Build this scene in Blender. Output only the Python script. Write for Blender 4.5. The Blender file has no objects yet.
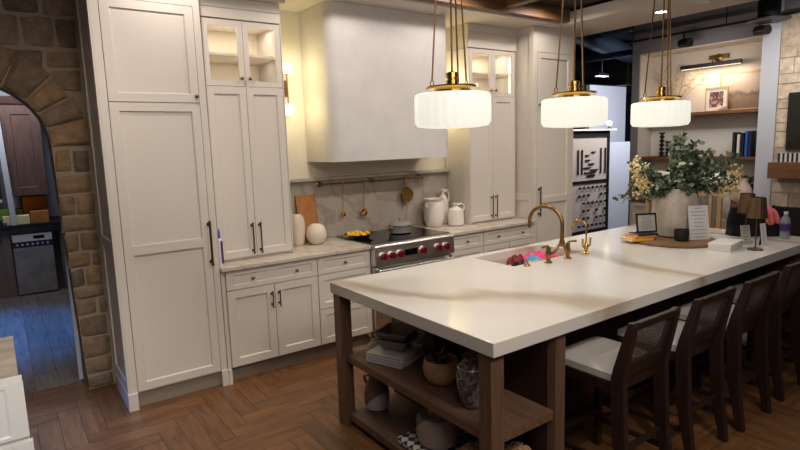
import bpy, math, random
from mathutils import Vector, Matrix, noise
S = bpy.context.scene
COL = S.collection
PI = math.pi
rnd = random.Random(7)

# ------------------------------------------------------------------ materials
def lin(c):
    return c/12.92 if c <= .04045 else ((c+.055)/1.055)**2.4
def rgb(r, g, b): return (lin(r/255), lin(g/255), lin(b/255), 1)
def mat(name, col, rough=.5, metal=0, **k):
    m = bpy.data.materials.new(name); m.use_nodes = True
    b = m.node_tree.nodes['Principled BSDF']
    b.inputs['Base Color'].default_value = col
    b.inputs['Roughness'].default_value = rough
    b.inputs['Metallic'].default_value = metal
    for kk, v in k.items(): b.inputs[kk].default_value = v
    return m
def nd(m, t, **k):
    n = m.node_tree.nodes.new(t)
    for a, v in k.items(): setattr(n, a, v)
    return n
def lk(m, a, b): m.node_tree.links.new(a, b)
def ramp(m, fac, stops):
    r = nd(m, 'ShaderNodeValToRGB')
    e = r.color_ramp.elements
    e[0].position, e[0].color = stops[0]; e[1].position, e[1].color = stops[-1]
    for p, c in stops[1:-1]:
        x = e.new(p); x.color = c
    lk(m, fac, r.inputs[0]); return r.outputs[0]
def coords(m, scale=(1, 1, 1), out='Object', rot=(0, 0, 0)):
    t = nd(m, 'ShaderNodeTexCoord'); p = nd(m, 'ShaderNodeMapping')
    p.inputs['Scale'].default_value = scale; p.inputs['Rotation'].default_value = rot
    lk(m, t.outputs[out], p.inputs[0]); return p.outputs[0]
def noisef(m, vec, scale=5, detail=4, rough=.55, dist=0):
    n = nd(m, 'ShaderNodeTexNoise')
    n.inputs['Scale'].default_value = scale; n.inputs['Detail'].default_value = detail
    n.inputs['Roughness'].default_value = rough; n.inputs['Distortion'].default_value = dist
    lk(m, vec, n.inputs['Vector']); return n.outputs[0]
def bump(m, h, s=.2, d=.01):
    b = nd(m, 'ShaderNodeBump'); b.inputs['Strength'].default_value = s; b.inputs['Distance'].default_value = d
    lk(m, h, b.inputs['Height']); lk(m, b.outputs[0], m.node_tree.nodes['Principled BSDF'].inputs['Normal'])
def bc(m, out): lk(m, out, m.node_tree.nodes['Principled BSDF'].inputs['Base Color'])
def mixc(m, f, a, b, mode='MIX'):
    x = nd(m, 'ShaderNodeMix', data_type='RGBA', blend_type=mode)
    if isinstance(f, (int, float)): x.inputs[0].default_value = f
    else: lk(m, f, x.inputs[0])
    for i, v in ((6, a), (7, b)):
        if isinstance(v, tuple): x.inputs[i].default_value = v
        else: lk(m, v, x.inputs[i])
    return x.outputs[2]

M = {}
M['cab'] = mat('cabinet_paint', rgb(210, 202, 191), .42)
M['cab_in'] = mat('cabinet_interior', rgb(232, 222, 205), .5)
M['white'] = mat('white_paint', rgb(226, 224, 220), .45)
m = M['plaster'] = mat('hood_plaster', rgb(205, 202, 200), .75)
bc(m, ramp(m, noisef(m, coords(m), 3.5, 6, .65, .6), [(.3, rgb(196, 192, 190)), (.7, rgb(208, 204, 201))]))
bump(m, noisef(m, coords(m), 14, 6), .15, .01)
M['wall'] = mat('wall_paint', rgb(222, 214, 198), .8)
M['ceil'] = mat('ceiling_paint', rgb(214, 206, 196), .85)
M['black'] = mat('black_metal', rgb(22, 22, 24), .45)
M['dark'] = mat('dark_recess', rgb(24, 20, 18), .8)
M['blackglass'] = mat('black_glass', rgb(10, 10, 11), .08)
M['brass'] = mat('aged_brass', rgb(148, 116, 70), .32, 1)
M['gold'] = mat('polished_brass', rgb(206, 166, 88), .22, 1)
M['bronze'] = mat('dark_bronze', rgb(118, 92, 68), .35, 1)
M['steel'] = mat('stainless_steel', rgb(214, 210, 206), .36, 1)
M['red'] = mat('red_knob', rgb(122, 8, 34), .25)
M['glass'] = mat('clear_glass', (1, 1, 1, 1), .02, 0, **{'Transmission Weight': 1.0, 'IOR': 1.02, 'Alpha': 1})
# thin window-like glass: mostly transparent with a slight gloss
g = M['glass']; nt = g.node_tree
tr = nd(g, 'ShaderNodeBsdfTransparent'); gl = nd(g, 'ShaderNodeBsdfGlossy'); gl.inputs['Roughness'].default_value = .02
mx = nd(g, 'ShaderNodeMixShader'); mx.inputs[0].default_value = .09
lk(g, tr.outputs[0], mx.inputs[1]); lk(g, gl.outputs[0], mx.inputs[2]); lk(g, mx.outputs[0], nt.nodes['Material Output'].inputs[0])

m = M['quartz'] = mat('island_quartz', rgb(214, 208, 198), .13)
w = nd(m, 'ShaderNodeTexWave', wave_type='BANDS', bands_direction='DIAGONAL')
w.inputs['Scale'].default_value = .45; w.inputs['Distortion'].default_value = 9; w.inputs['Detail'].default_value = 5; w.inputs['Detail Scale'].default_value = .9
lk(m, coords(m, (1, .5, 1)), w.inputs['Vector'])
bc(m, ramp(m, w.outputs['Fac'], [(0, rgb(186, 172, 154)), (.04, rgb(206, 196, 182)), (.12, rgb(222, 216, 207)), (1, rgb(228, 224, 217))]))
def stoneslab(name, a, b, c, rough, sc):
    m = mat(name, a, rough)
    v = coords(m, (1, 1, 1))
    n = noisef(m, v, sc, 8, .6, 1.4)
    c1 = ramp(m, n, [(.3, a), (.5, b), (.68, c)])
    w = nd(m, 'ShaderNodeTexWave', wave_type='BANDS', bands_direction='DIAGONAL')
    w.inputs['Scale'].default_value = 1.2; w.inputs['Distortion'].default_value = 14; w.inputs['Detail'].default_value = 6; w.inputs['Detail Scale'].default_value = 1.2
    lk(m, v, w.inputs['Vector'])
    f = ramp(m, w.outputs['Fac'], [(0, (1, 1, 1, 1)), (.12, (0, 0, 0, 1))])
    bc(m, mixc(m, f, c1, a)); return m
M['worktop'] = stoneslab('quartzite_worktop', rgb(182, 169, 153), rgb(202, 192, 178), rgb(192, 180, 165), .25, 3.2)
M['splash'] = stoneslab('quartzite_backsplash', rgb(160, 149, 136), rgb(182, 172, 160), rgb(170, 159, 147), .3, 3.6)

def woodmat(name, c1, c2, rough=.45, out='Object', sc=(3, 3, 40), rand=.0, nscale=1.6):
    m = mat(name, c1, rough)
    v = coords(m, sc, out)
    n = noisef(m, v, nscale, 6, .6, .8)
    col = ramp(m, n, [(.3, c1), (.72, c2)])
    if rand:
        gi = nd(m, 'ShaderNodeNewGeometry')
        r = ramp(m, gi.outputs['Random Per Island'], [(0, (1-rand,)*3+(1,)), (1, (1+rand*.6,)*3+(1,))])
        col = mixc(m, 1.0, col, r, 'MULTIPLY')
    bc(m, col); bump(m, n, .08, .003); return m
M['oak'] = woodmat('oak_floor', rgb(98, 66, 40), rgb(138, 96, 60), .34, 'UV', (2.0, 14, 1), .2)
M['lvp'] = woodmat('grey_plank_floor', rgb(92, 85, 82), rgb(132, 125, 120), .4, 'UV', (2, 24, 1), .25)
M['walnut'] = woodmat('island_wood_upright', rgb(92, 68, 52), rgb(124, 96, 76), .5, 'Object', (26, 26, 1.6))
M['walnut_h'] = woodmat('island_wood_long', rgb(92, 68, 52), rgb(130, 102, 80), .5, 'Object', (26, 1.6, 26))
M['espresso'] = woodmat('dark_stool_wood', rgb(38, 24, 21), rgb(54, 36, 31), .42, 'Object', (20, 20, 2))
M['beam'] = woodmat('beam_wood', rgb(96, 66, 40), rgb(134, 98, 62), .55, 'Object', (20, 2, 20))
M['beam_x'] = woodmat('beam_wood_long', rgb(88, 60, 38), rgb(124, 90, 60), .55, 'Object', (2, 20, 20))
M['recess'] = woodmat('ceiling_dark_wood', rgb(44, 30, 22), rgb(60, 42, 30), .6, 'Object', (2, 20, 20))
M['mantel'] = woodmat('mantel_wood', rgb(100, 62, 40), rgb(132, 88, 58), .5, 'Object', (20, 2, 20))
M['board'] = woodmat('cutting_board_wood', rgb(150, 92, 42), rgb(186, 126, 66), .5, 'Object', (20, 20, 2))
M['lightwood'] = woodmat('light_oak', rgb(186, 146, 98), rgb(212, 176, 128), .5, 'Object', (16, 16, 2))
M['cherry'] = woodmat('brown_cabinet_wood', rgb(82, 60, 54), rgb(104, 80, 72), .5, 'Object', (16, 16, 2))
M['beige_board'] = woodmat('beige_laminate', rgb(150, 136, 122), rgb(182, 168, 152), .6, 'Object', (4, 20, 24))

def rockmat(name, cols, rough=.85, bs=.7):
    m = mat(name, cols[0], rough)
    gi = nd(m, 'ShaderNodeNewGeometry')
    base = ramp(m, gi.outputs['Random Per Island'], [(i/(len(cols)-1), c) for i, c in enumerate(cols)])
    v = coords(m)
    n = noisef(m, v, 12, 9, .72)
    mot = ramp(m, n, [(.32, (.62, .59, .57, 1)), (.68, (1.3, 1.27, 1.24, 1))])
    bc(m, mixc(m, 1.0, base, mot, 'MULTIPLY'))
    bump(m, noisef(m, v, 26, 8, .7), bs, .012); return m
M['rock'] = rockmat('field_stone', [rgb(122, 104, 86), rgb(142, 120, 96), rgb(110, 95, 82), rgb(148, 120, 88), rgb(128, 109, 90), rgb(136, 118, 100), rgb(100, 87, 78)])
M['mortar'] = mat('mortar', rgb(150, 134, 114), .95); bump(M['mortar'], noisef(M['mortar'], coords(M['mortar']), 40, 6), .6, .01)
M['travertine'] = rockmat('pale_stone', [rgb(196, 182, 164), rgb(214, 200, 182), rgb(182, 168, 150), rgb(204, 188, 168)], .8, .5)
M['mortar_pale'] = mat('pale_mortar', rgb(200, 188, 172), .95)

M['ceramic'] = mat('white_ceramic', rgb(226, 218, 208), .3)
M['ceramic_w'] = mat('cream_ceramic', rgb(216, 202, 188), .5)
M['pinkish'] = mat('blush_ceramic', rgb(206, 184, 174), .5)
M['grey_enamel'] = mat('grey_enamel', rgb(134, 130, 126), .35)
m = M['concrete'] = mat('concrete', rgb(170, 158, 142), .9)
bc(m, ramp(m, noisef(m, coords(m), 9, 8, .7), [(.3, rgb(168, 156, 140)), (.7, rgb(212, 202, 188))])); bump(m, noisef(m, coords(m), 30, 6), .4, .01)
m = M['terra'] = mat('tan_clay', rgb(176, 140, 108), .8)
bc(m, ramp(m, noisef(m, coords(m), 8, 6, .6), [(.3, rgb(160, 124, 94)), (.7, rgb(190, 154, 122))]))
M['taupe'] = mat('taupe_glaze', rgb(150, 128, 112), .6)
M['offwhite'] = mat('off_white_glaze', rgb(214, 206, 200), .5)
M['seat'] = mat('light_upholstery', rgb(202, 196, 190), .85)
bump(M['seat'], noisef(M['seat'], coords(M['seat']), 220, 2), .2, .002)
m = M['shade'] = mat('pendant_glass', rgb(200, 198, 188), .35, 0, **{'Emission Strength': .72})
m.node_tree.nodes['Principled BSDF'].inputs['Emission Color'].default_value = (1.0, .985, .86, 1)
def emis(name, col, s):
    m = mat(name, col, .5, 0, **{'Emission Strength': s}); m.node_tree.nodes['Principled BSDF'].inputs['Emission Color'].default_value = col; return m
M['globe'] = emis('sconce_globe', (1, .93, .62, 1), 2.2)
M['led'] = emis('led_strip', (1, .93, .8, 1), 5)
M['lens_soft'] = emis('picture_light_lens', (1, .88, .66, 1), 1.6)
M['spot'] = emis('spot_lens', (1, .95, .85, 1), 12)
M['coolspot'] = emis('shop_light_lens', (.85, .92, 1, 1), 4)
M['warmbulb'] = emis('warm_bulb', (1, .85, .5, 1), 5)
M['leaf'] = mat('eucalyptus_leaf', rgb(70, 88, 70), .55)
m = M['leaf']; gi = nd(m, 'ShaderNodeNewGeometry')
bc(m, ramp(m, gi.outputs['Random Per Island'], [(0, rgb(48, 62, 48)), (.5, rgb(84, 98, 72)), (1, rgb(156, 164, 138))]))
M['stem'] = mat('green_stem', rgb(84, 74, 48), .7)
M['flower'] = mat('cream_blossom', rgb(226, 206, 150), .7)
M['dried'] = mat('dried_branch', rgb(170, 130, 86), .8)
M['navy'] = mat('navy_plastic', rgb(36, 40, 66), .4)
M['blueplastic'] = mat('blue_plastic', rgb(40, 90, 190), .4)
M['purple'] = mat('purple_label', rgb(70, 50, 110), .5)
M['pink'] = mat('pink_cloth', rgb(224, 70, 120), .8)
M['coral'] = mat('coral_cloth', rgb(240, 130, 130), .8)
M['cyan'] = mat('sky_blue_cloth', rgb(60, 170, 220), .7)
M['yellow'] = mat('yellow_cloth', rgb(244, 186, 50), .7)
M['orange'] = mat('orange_card', rgb(222, 130, 30), .7)
M['pale_yellow'] = mat('pale_yellow_card', rgb(228, 214, 160), .7)
M['green'] = mat('green_card', rgb(120, 160, 60), .7)
M['paper'] = mat('paper', rgb(222, 218, 216), .6)
M['ink'] = mat('ink', rgb(60, 60, 66), .6)
M['greyblue'] = mat('pale_blue_wall', rgb(198, 202, 214), .8)
M['greywall'] = mat('grey_wall', rgb(128, 126, 130), .85)
M['shopdark'] = mat('shop_dark', rgb(26, 30, 40), .8)
M['duct'] = mat('galvanised_duct', rgb(70, 82, 100), .45, .6)
M['shopblue'] = mat('shop_blue', rgb(34, 56, 96), .6)
M['lambshade'] = mat('ribbed_bronze_shade', rgb(112, 86, 62), .4, .6)
M['blackcloth'] = mat('black_cloth', rgb(20, 20, 23), .9)
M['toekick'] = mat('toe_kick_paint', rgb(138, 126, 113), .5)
M['rodmetal'] = mat('antique_brass_rod', rgb(124, 96, 62), .38, 1)
M['stool_cane'] = mat('stool_cane', rgb(66, 46, 40), .5)
M['traywood'] = woodmat('tray_wood', rgb(104, 76, 50), rgb(138, 104, 72), .5, 'Object', (3, 20, 20))
M['cane_grey'] = mat('woven_cane', rgb(150, 140, 124), .8)
M['niche'] = mat('niche_plaster', rgb(216, 206, 194), .85)
M['taupecab'] = mat('taupe_cabinet', rgb(120, 106, 98), .5)
M['water'] = mat('bottle_plastic', rgb(200, 210, 220), .1, 0, **{'Transmission Weight': .6})
M['boardgrey'] = mat('display_grey', rgb(186, 176, 168), .6)
m = M['check'] = mat('checked_cloth', rgb(60, 66, 66), .9)
ck = nd(m, 'ShaderNodeTexChecker'); ck.inputs['Scale'].default_value = 26; ck.inputs['Color1'].default_value = rgb(216, 208, 196); ck.inputs['Color2'].default_value = rgb(52, 60, 62)
lk(m, coords(m, (1, 1, 1), 'Object', (0, 0, .78)), ck.inputs[0]); bc(m, ck.outputs[0])
m = M['mosaic'] = mat('mottled_glass', rgb(110, 104, 96), .3)
bc(m, ramp(m, noisef(m, coords(m), 22, 4, .6, 2), [(.35, rgb(44, 38, 36)), (.5, rgb(110, 104, 98)), (.65, rgb(170, 166, 160))]))
m = M['landscape'] = mat('landscape_print', rgb(150, 130, 116), .6)
tc = nd(m, 'ShaderNodeTexCoord'); sp = nd(m, 'ShaderNodeSeparateXYZ'); lk(m, tc.outputs['Generated'], sp.inputs[0])
nn = noisef(m, coords(m, (1, 3, 1), 'Generated'), 3, 6, .6)
ad = nd(m, 'ShaderNodeMath', operation='MULTIPLY_ADD'); lk(m, nn, ad.inputs[0]); ad.inputs[1].default_value = .4; lk(m, sp.outputs['Z'], ad.inputs[2])
bc(m, ramp(m, ad.outputs[0], [(.2, rgb(124, 104, 88)), (.52, rgb(146, 122, 100)), (.62, rgb(112, 98, 88)), (.72, rgb(184, 160, 144)), (1, rgb(200, 180, 168))]))
m = M['photo'] = mat('framed_photo', rgb(90, 60, 60), .5)
bc(m, ramp(m, noisef(m, coords(m, (1, 1, 1), 'Generated'), 5, 3, .5, 1), [(.35, rgb(60, 56, 70)), (.5, rgb(120, 66, 60)), (.62, rgb(190, 160, 150))]))
m = M['card'] = mat('printed_card', rgb(180, 180, 168), .6)
m = M['marblewhite'] = mat('dishwasher_door', rgb(150, 146, 146), .45)
bc(m, ramp(m, noisef(m, coords(m), 5, 6, .6), [(.35, rgb(128, 124, 126)), (.7, rgb(166, 162, 160))]))

# ------------------------------------------------------------------ mesh builder
class MB:
    def __init__(s): s.v = []; s.f = []; s.uv = {}; s.mi = []; s.cur = 0
    def add(s, vs, fs):
        o = len(s.v); s.v += [tuple(v) for v in vs]
        for f in fs: s.f.append([i+o for i in f]); s.mi.append(s.cur)
        return s
    def box(s, x0, x1, y0, y1, z0, z1):
        return s.add([(x0,y0,z0),(x1,y0,z0),(x1,y1,z0),(x0,y1,z0),(x0,y0,z1),(x1,y0,z1),(x1,y1,z1),(x0,y1,z1)],
            [(0,3,2,1),(4,5,6,7),(0,1,5,4),(1,2,6,5),(2,3,7,6),(3,0,4,7)])
    def hexa(s, p):  # 8 points, bottom 4 then top 4
        return s.add(p, [(0,3,2,1),(4,5,6,7),(0,1,5,4),(1,2,6,5),(2,3,7,6),(3,0,4,7)])
    def tube(s, pts, r, n=10, cap=True):
        pts = [Vector(p) for p in pts]; rs = r if isinstance(r, (list, tuple)) else [r]*len(pts)
        rings = []; up = Vector((0, 0, 1))
        prev = None
        for i, p in enumerate(pts):
            a = pts[max(i-1, 0)]; b = pts[min(i+1, len(pts)-1)]
            t = (b-a).normalized()
            if prev is None:
                u = t.cross(up)
                if u.length < 1e-3: u = t.cross(Vector((1, 0, 0)))
            else:
                u = prev - t*prev.dot(t)
            u.normalize(); prev = u; w = t.cross(u)
            rings.append([p+(u*math.cos(2*PI*k/n)+w*math.sin(2*PI*k/n))*rs[i] for k in range(n)])
        vs = [q for rr in rings for q in rr]; fs = []
        for i in range(len(pts)-1):
            for k in range(n):
                fs.append((i*n+k, i*n+(k+1) % n, (i+1)*n+(k+1) % n, (i+1)*n+k))
        if cap:
            fs.append(tuple(range(n))[::-1]); fs.append(tuple((len(pts)-1)*n+k for k in range(n)))
        return s.add(vs, fs)
    def lathe(s, prof, c=(0, 0, 0), n=32, axis='z', flute=0, fn=0):
        vs = []; fs = []
        for r, z in prof:
            for k in range(n):
                a = 2*PI*k/n; rr = r*(1+flute*math.cos(fn*a)) if r > 0 else 0
                x, y = rr*math.cos(a), rr*math.sin(a)
                if axis == 'z': p = (c[0]+x, c[1]+y, c[2]+z)
                elif axis == 'y': p = (c[0]+x, c[1]+z, c[2]-y)
                else: p = (c[0]+z, c[1]+x, c[2]+y)
                vs.append(p)
        for i in range(len(prof)-1):
            for k in range(n):
                fs.append((i*n+k, i*n+(k+1) % n, (i+1)*n+(k+1) % n, (i+1)*n+k))
        fs.append(tuple(range(n))[::-1]); fs.append(tuple((len(prof)-1)*n+k for k in range(n)))
        return s.add(vs, fs)
    def sphere(s, c, r, n=14, sc=(1, 1, 1), jit=0, seed=0):
        prof = []; vs = []; fs = []
        m2 = n//2+1
        for i in range(m2+1):
            t = PI*i/m2
            for k in range(n):
                a = 2*PI*k/n
                d = Vector((math.sin(t)*math.cos(a), math.sin(t)*math.sin(a), -math.cos(t)))
                q = r*(1+jit*noise.noise(d*2+Vector((seed, seed*1.7, 3))))
                vs.append((c[0]+d.x*q*sc[0], c[1]+d.y*q*sc[1], c[2]+d.z*q*sc[2]))
        for i in range(m2):
            for k in range(n): fs.append((i*n+k, i*n+(k+1) % n, (i+1)*n+(k+1) % n, (i+1)*n+k))
        return s.add(vs, fs)
    def prism(s, poly, z0, z1, axis='z'):
        n = len(poly)
        def P(a, b, h): return (a, b, h) if axis == 'z' else ((a, h, b) if axis == 'y' else (h, a, b))
        vs = [P(a, b, z0) for a, b in poly]+[P(a, b, z1) for a, b in poly]
        fs = [tuple(range(n))[::-1], tuple(range(n, 2*n))]+[(i, (i+1) % n, n+(i+1) % n, n+i) for i in range(n)]
        return s.add(vs, fs)
    def rot(s, ang, c=(0, 0), start=0):
        ca, sa = math.cos(ang), math.sin(ang)
        for i in range(start, len(s.v)):
            x, y, z = s.v[i]; x -= c[0]; y -= c[1]
            s.v[i] = (c[0]+x*ca-y*sa, c[1]+x*sa+y*ca, z)
        return s
    def build(s, name, m, parent=None, bevel=0, smooth=False, uv=None, keep=False, seg=2):
        off = Vector((0, 0, 0))
        if parent is not None and not keep:
            q = parent
            while q is not None: off += q.location; q = q.parent
        me = bpy.data.meshes.new(name)
        me.from_pydata([tuple(Vector(v)-off) for v in s.v], [], s.f)
        for mm in (m if isinstance(m, (list, tuple)) else [m]): me.materials.append(M[mm] if isinstance(mm, str) else mm)
        for i, p in enumerate(me.polygons): p.material_index = s.mi[i]
        if uv:
            ul = me.uv_layers.new(name='UVMap')
            for i, p in enumerate(me.polygons):
                for j, li in enumerate(p.loop_indices): ul.data[li].uv = uv[i][j]
        me.update()
        import bmesh
        b = bmesh.new(); b.from_mesh(me); bmesh.ops.recalc_face_normals(b, faces=b.faces); b.to_mesh(me); b.free()
        o = bpy.data.objects.new(name, me); COL.objects.link(o)
        if smooth:
            for p in me.polygons: p.use_smooth = True
            es = o.modifiers.new('es', 'EDGE_SPLIT'); es.split_angle = math.radians(40)
        if bevel:
            bm = o.modifiers.new('bev', 'BEVEL'); bm.width = bevel; bm.segments = seg; bm.limit_method = 'ANGLE'
        if parent is not None: o.parent = parent
        return o
def thing(name, label, cat, loc=(0, 0, 0), rotz=0, group=None):
    o = bpy.data.objects.new(name, None); COL.objects.link(o)
    o.location = loc; o.rotation_euler = (0, 0, rotz); o.empty_display_size = .05
    return tag(o, label, cat, group)
def tag(o, label, cat, group=None):
    o['label'] = label; o['category'] = cat
    if group: o['group'] = group
    return o
def struct(name, mb, m, bevel=0, **k):
    o = mb.build(name, m, None, bevel, **k); o['kind'] = 'structure'; return o
def copy_tree(o, parent=None):
    c = o.copy(); COL.objects.link(c)
    if parent is not None: c.parent = parent
    for ch in list(o.children): copy_tree(ch, c)
    return c

# shaker panel facing -Y (front at y=yf); glass=True leaves it open
def shaker(x0, x1, z0, z1, yf, th=.022, st=.058, rec=.012, glass=False, mid=None, sx=None):
    mb = MB(); e = .008
    ix0, ix1, iz0, iz1 = x0+st, x1-st, z0+(sx or st), z1-(sx or st)
    def ring(a, b):
        o = [(a[0], a[4], a[2]), (a[1], a[4], a[2]), (a[1], a[4], a[3]), (a[0], a[4], a[3])]
        i = [(b[0], b[4], b[2]), (b[1], b[4], b[2]), (b[1], b[4], b[3]), (b[0], b[4], b[3])]
        mb.add(o+i, [(k, (k+1) % 4, 4+(k+1) % 4, 4+k) for k in range(4)])
    yb = yf+th
    ring((x0, x1, z0, z1, yf), (ix0, ix1, iz0, iz1, yf))
    ring((x0, x1, z0, z1, yf), (x0, x1, z0, z1, yb))
    if glass:
        ring((ix0, ix1, iz0, iz1, yf), (ix0, ix1, iz0, iz1, yb)); ring((x0, x1, z0, z1, yb), (ix0, ix1, iz0, iz1, yb))
    else:
        ring((ix0, ix1, iz0, iz1, yf), (ix0+e, ix1-e, iz0+e, iz1-e, yf+rec))
        a = [(ix0+e, yf+rec, iz0+e), (ix1-e, yf+rec, iz0+e), (ix1-e, yf+rec, iz1-e), (ix0+e, yf+rec, iz1-e)]
        mb.add(a, [(0, 1, 2, 3)]); mb.add([(x0, yb, z0), (x1, yb, z0), (x1, yb, z1), (x0, yb, z1)], [(3, 2, 1, 0)])
        if mid:
            mb.box(ix0-.001, ix1+.001, yf, yf+rec+.002, mid[0], mid[1])
    return mb
def pull(x, z0, z1, yf, r=.006, m='bronze', parent=None, name='handle'):
    mb = MB(); mb.tube([(x, yf-.032, z0), (x, yf-.032, z1)], r, 10)
    for z in (z0+.018, z1-.018):
        mb.tube([(x, yf, z), (x, yf-.032, z)], r*.85, 8); mb.lathe([(r*1.9, 0), (r*1.6, -.006)], (x, yf, z), 12, 'y')
    for z in (z0, z1): mb.sphere((x, yf-.032, z), r*1.5, 10)
    return mb.build(name, m, parent, smooth=True)
def knob(x, z, yf, parent, r=.014, m='bronze'):
    mb = MB(); mb.lathe([(.007, 0), (.006, -.014), (r, -.02), (r*1.05, -.027), (r*.5, -.033), (0.001, -.034)], (x, yf, z), 16, 'y')
    return mb.build('knob', m, parent, smooth=True)

# ------------------------------------------------------------------ floor
def herring(x0, x1, y0, y1, w, n):
    mb = MB(); uv = []; L = w*n; g = .0012
    K = int((x1-x0)/w)+n*4
    for b in range(-60, 60):
        for k in range(-K, K):
            ox, oy = k*w, k*w+b*2*n*w
            for (a0, a1, c0, c1, hor) in ((ox, ox+L, oy, oy+w, 1), (ox+L, ox+L+w, oy+w-L, oy+w, 0)):
                X0, X1, Y0, Y1 = a0+x0, a1+x0, c0+y0, c1+y0
                if X1 < x0 or X0 > x1 or Y1 < y0 or Y0 > y1: continue
                X0, X1, Y0, Y1 = max(X0, x0)+g, min(X1, x1)-g, max(Y0, y0)+g, min(Y1, y1)-g
                if X1-X0 < .004 or Y1-Y0 < .004: continue
                mb.add([(X0, Y0, 0), (X1, Y0, 0), (X1, Y1, 0), (X0, Y1, 0)], [(0, 1, 2, 3)])
                r1, r2 = rnd.random()*30, rnd.random()*30
                if hor: uv.append([(X0+r1, Y0+r2), (X1+r1, Y0+r2), (X1+r1, Y1+r2), (X0+r1, Y1+r2)])
                else: uv.append([(Y0+r1, X0+r2), (Y0+r1, X1+r2), (Y1+r1, X1+r2), (Y1+r1, X0+r2)])
    return mb, uv
mb, uv = herring(-1.6, 8.4, -.6, 4.9, .125, 5)
mb.add([(-1.6, -.6, -.004), (14, -.6, -.004), (14, 12, -.004), (-1.6, 12, -.004)], [(0, 1, 2, 3)]); mb.mi[-1] = 1; uv.append([(0, 0)]*4)
mb.box(-1.6, 14, -.6, 12, -.12, -.006); uv += [[(0, 0)]*4]*6
for i in range(6): mb.mi[-1-i] = 1
struct('floor', mb, ['oak', 'dark'], uv=uv)
mb = MB(); uv = []
y = 4.9
for i in range(22):   # long grey planks running in Y in the room behind the arch
    x = -1.6+i*.165; yy = 4.9-rnd.random()*1.2
    while yy < 9.3:
        a, b = max(yy, 4.9), min(yy+1.2, 9.3); yy += 1.2
        if b-a < .01: continue
        mb.add([(x+.001, a+.001, .001), (x+.164, a+.001, .001), (x+.164, b-.001, .001), (x+.001, b-.001, .001)], [(0, 1, 2, 3)])
        r = rnd.random()*20; uv.append([(a+r, x+r), (a+r, x+.165+r), (b+r, x+.165+r), (b+r, x+r)])
struct('floor', mb, 'lvp', uv=uv)

# ------------------------------------------------------------------ stone wall with arch (left)
YS = 4.69
AC = (-.131, 1.84); AR = .455
def stone(mb, q, y, depth, seed, nu=7, nv=6):
    """q: 4 corners (x,z) ccw; bulged stone face at y"""
    vs = []; q = [Vector((a, b)) for a, b in q]
    for j in range(nv+1):
        for i in range(nu+1):
            u, v = i/nu, j/nv
            # pack rows close to the rim so that the edge rounds tightly
            u = .5-.5*math.cos(PI*u); v = .5-.5*math.cos(PI*v)
            p = q[0]*(1-u)*(1-v)+q[1]*u*(1-v)+q[2]*u*v+q[3]*(1-u)*v
            U, V = abs(2*u-1), abs(2*v-1)
            h = (1-U**6)*(1-V**6)
            n = noise.noise(Vector((p.x*7+seed, p.y*7, seed*.37)))*.35+noise.noise(Vector((p.x*22, p.y*22+seed, 1)))*.15
            e = noise.noise(Vector((p.x*12+seed*3, p.y*12, 5)))*.010
            rim = 0 if h > .2 else 1
            vs.append((p.x+e*rim, y-depth*h*(1+n)+.0, p.y+e*rim))
    fs = [(j*(nu+1)+i, j*(nu+1)+i+1, (j+1)*(nu+1)+i+1, (j+1)*(nu+1)+i) for j in range(nv) for i in range(nu)]
    mb.add(vs, fs)
    # skirt into the mortar
    rimi = [i for i in range(nu+1)]+[j*(nu+1)+nu for j in range(1, nv+1)]+[nv*(nu+1)+i for i in range(nu-1, -1, -1)]+[j*(nu+1) for j in range(nv-1, 0, -1)]
    rv = [vs[i] for i in rimi]; m_ = len(rv)
    o = len(mb.v)-len(vs)
    base = len(mb.v); mb.v += [(x, y_+.03, z) for x, y_, z in rv]
    for k in range(m_): mb.f.append([o+rimi[k], o+rimi[(k+1) % m_], base+(k+1) % m_, base+k]); mb.mi.append(mb.cur)
mb = MB(); mb.cur = 1
arc = [(AC[0]+AR*math.cos(t), AC[1]+AR*math.sin(t)) for t in [PI*k/20 for k in range(21)]]
poly = [(-1.6, 0), (-.62, 0)]+arc[::-1]+[(.385, 0), (.60, 0), (.60, 3.0), (-1.6, 3.0)]
mb.prism([(a, b) for a, b in poly], YS+.0, YS+.26, 'y')
mb.cur = 0
r2 = random.Random(3)
def fill(xa, xb, z0, z1, wmin, wmax, hmin, hmax, cond):
    z = z0; k = 0
    while z < z1-.03:
        h = r2.uniform(hmin, hmax); h = min(h, z1-z)
        x = xa(z) if callable(xa) else xa
        while x < xb-.02:
            w = r2.uniform(wmin, wmax)
            if xb-(x+w) < wmin*.6: w = xb-x
            g = .008; j = lambda: r2.uniform(-.008, .008)
            q = [(x+g+j(), z+g+j()), (x+w-g+j(), z+g+j()), (x+w-g+j(), z+h-g+j()), (x+g+j(), z+h-g+j())]
            if cond(q): stone(mb, q, YS+.004, .022, r2.random()*99)
            x += w
        z += h
fill(lambda z: .325+.05*max(0, 1-z/1.2), .565, 0.0, 1.84, .09, .24, .08, .19, lambda q: True)
fill(-1.6, -.60, 0.0, 1.84, .16, .36, .10, .2, lambda q: True)
R2 = AR+.27
fill(-1.6, .565, 1.84, 3.0, .18, .42, .12, .24, lambda q: min(math.hypot(a-AC[0], b-AC[1]) for a, b in q) > AR+.07)
nv = 11
angs = [0]
for i in range(nv): angs.append(angs[-1]+r2.uniform(.8, 1.25))
angs = [a*PI/angs[-1] for a in angs]
for i in range(nv):
    a0, a1 = angs[i]+.012, angs[i+1]-.012; R3 = R2+r2.uniform(-.04, .05)
    c = lambda r, a: (AC[0]+r*math.cos(a), AC[1]+r*math.sin(a))
    stone(mb, [c(AR+.006, a1), c(AR+.006, a0), c(R3, a0), c(R3, a1)], YS-.012, .026, r2.random()*99, 8, 8)
struct('wall_left', mb, ['rock', 'mortar'], smooth=False)

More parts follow.
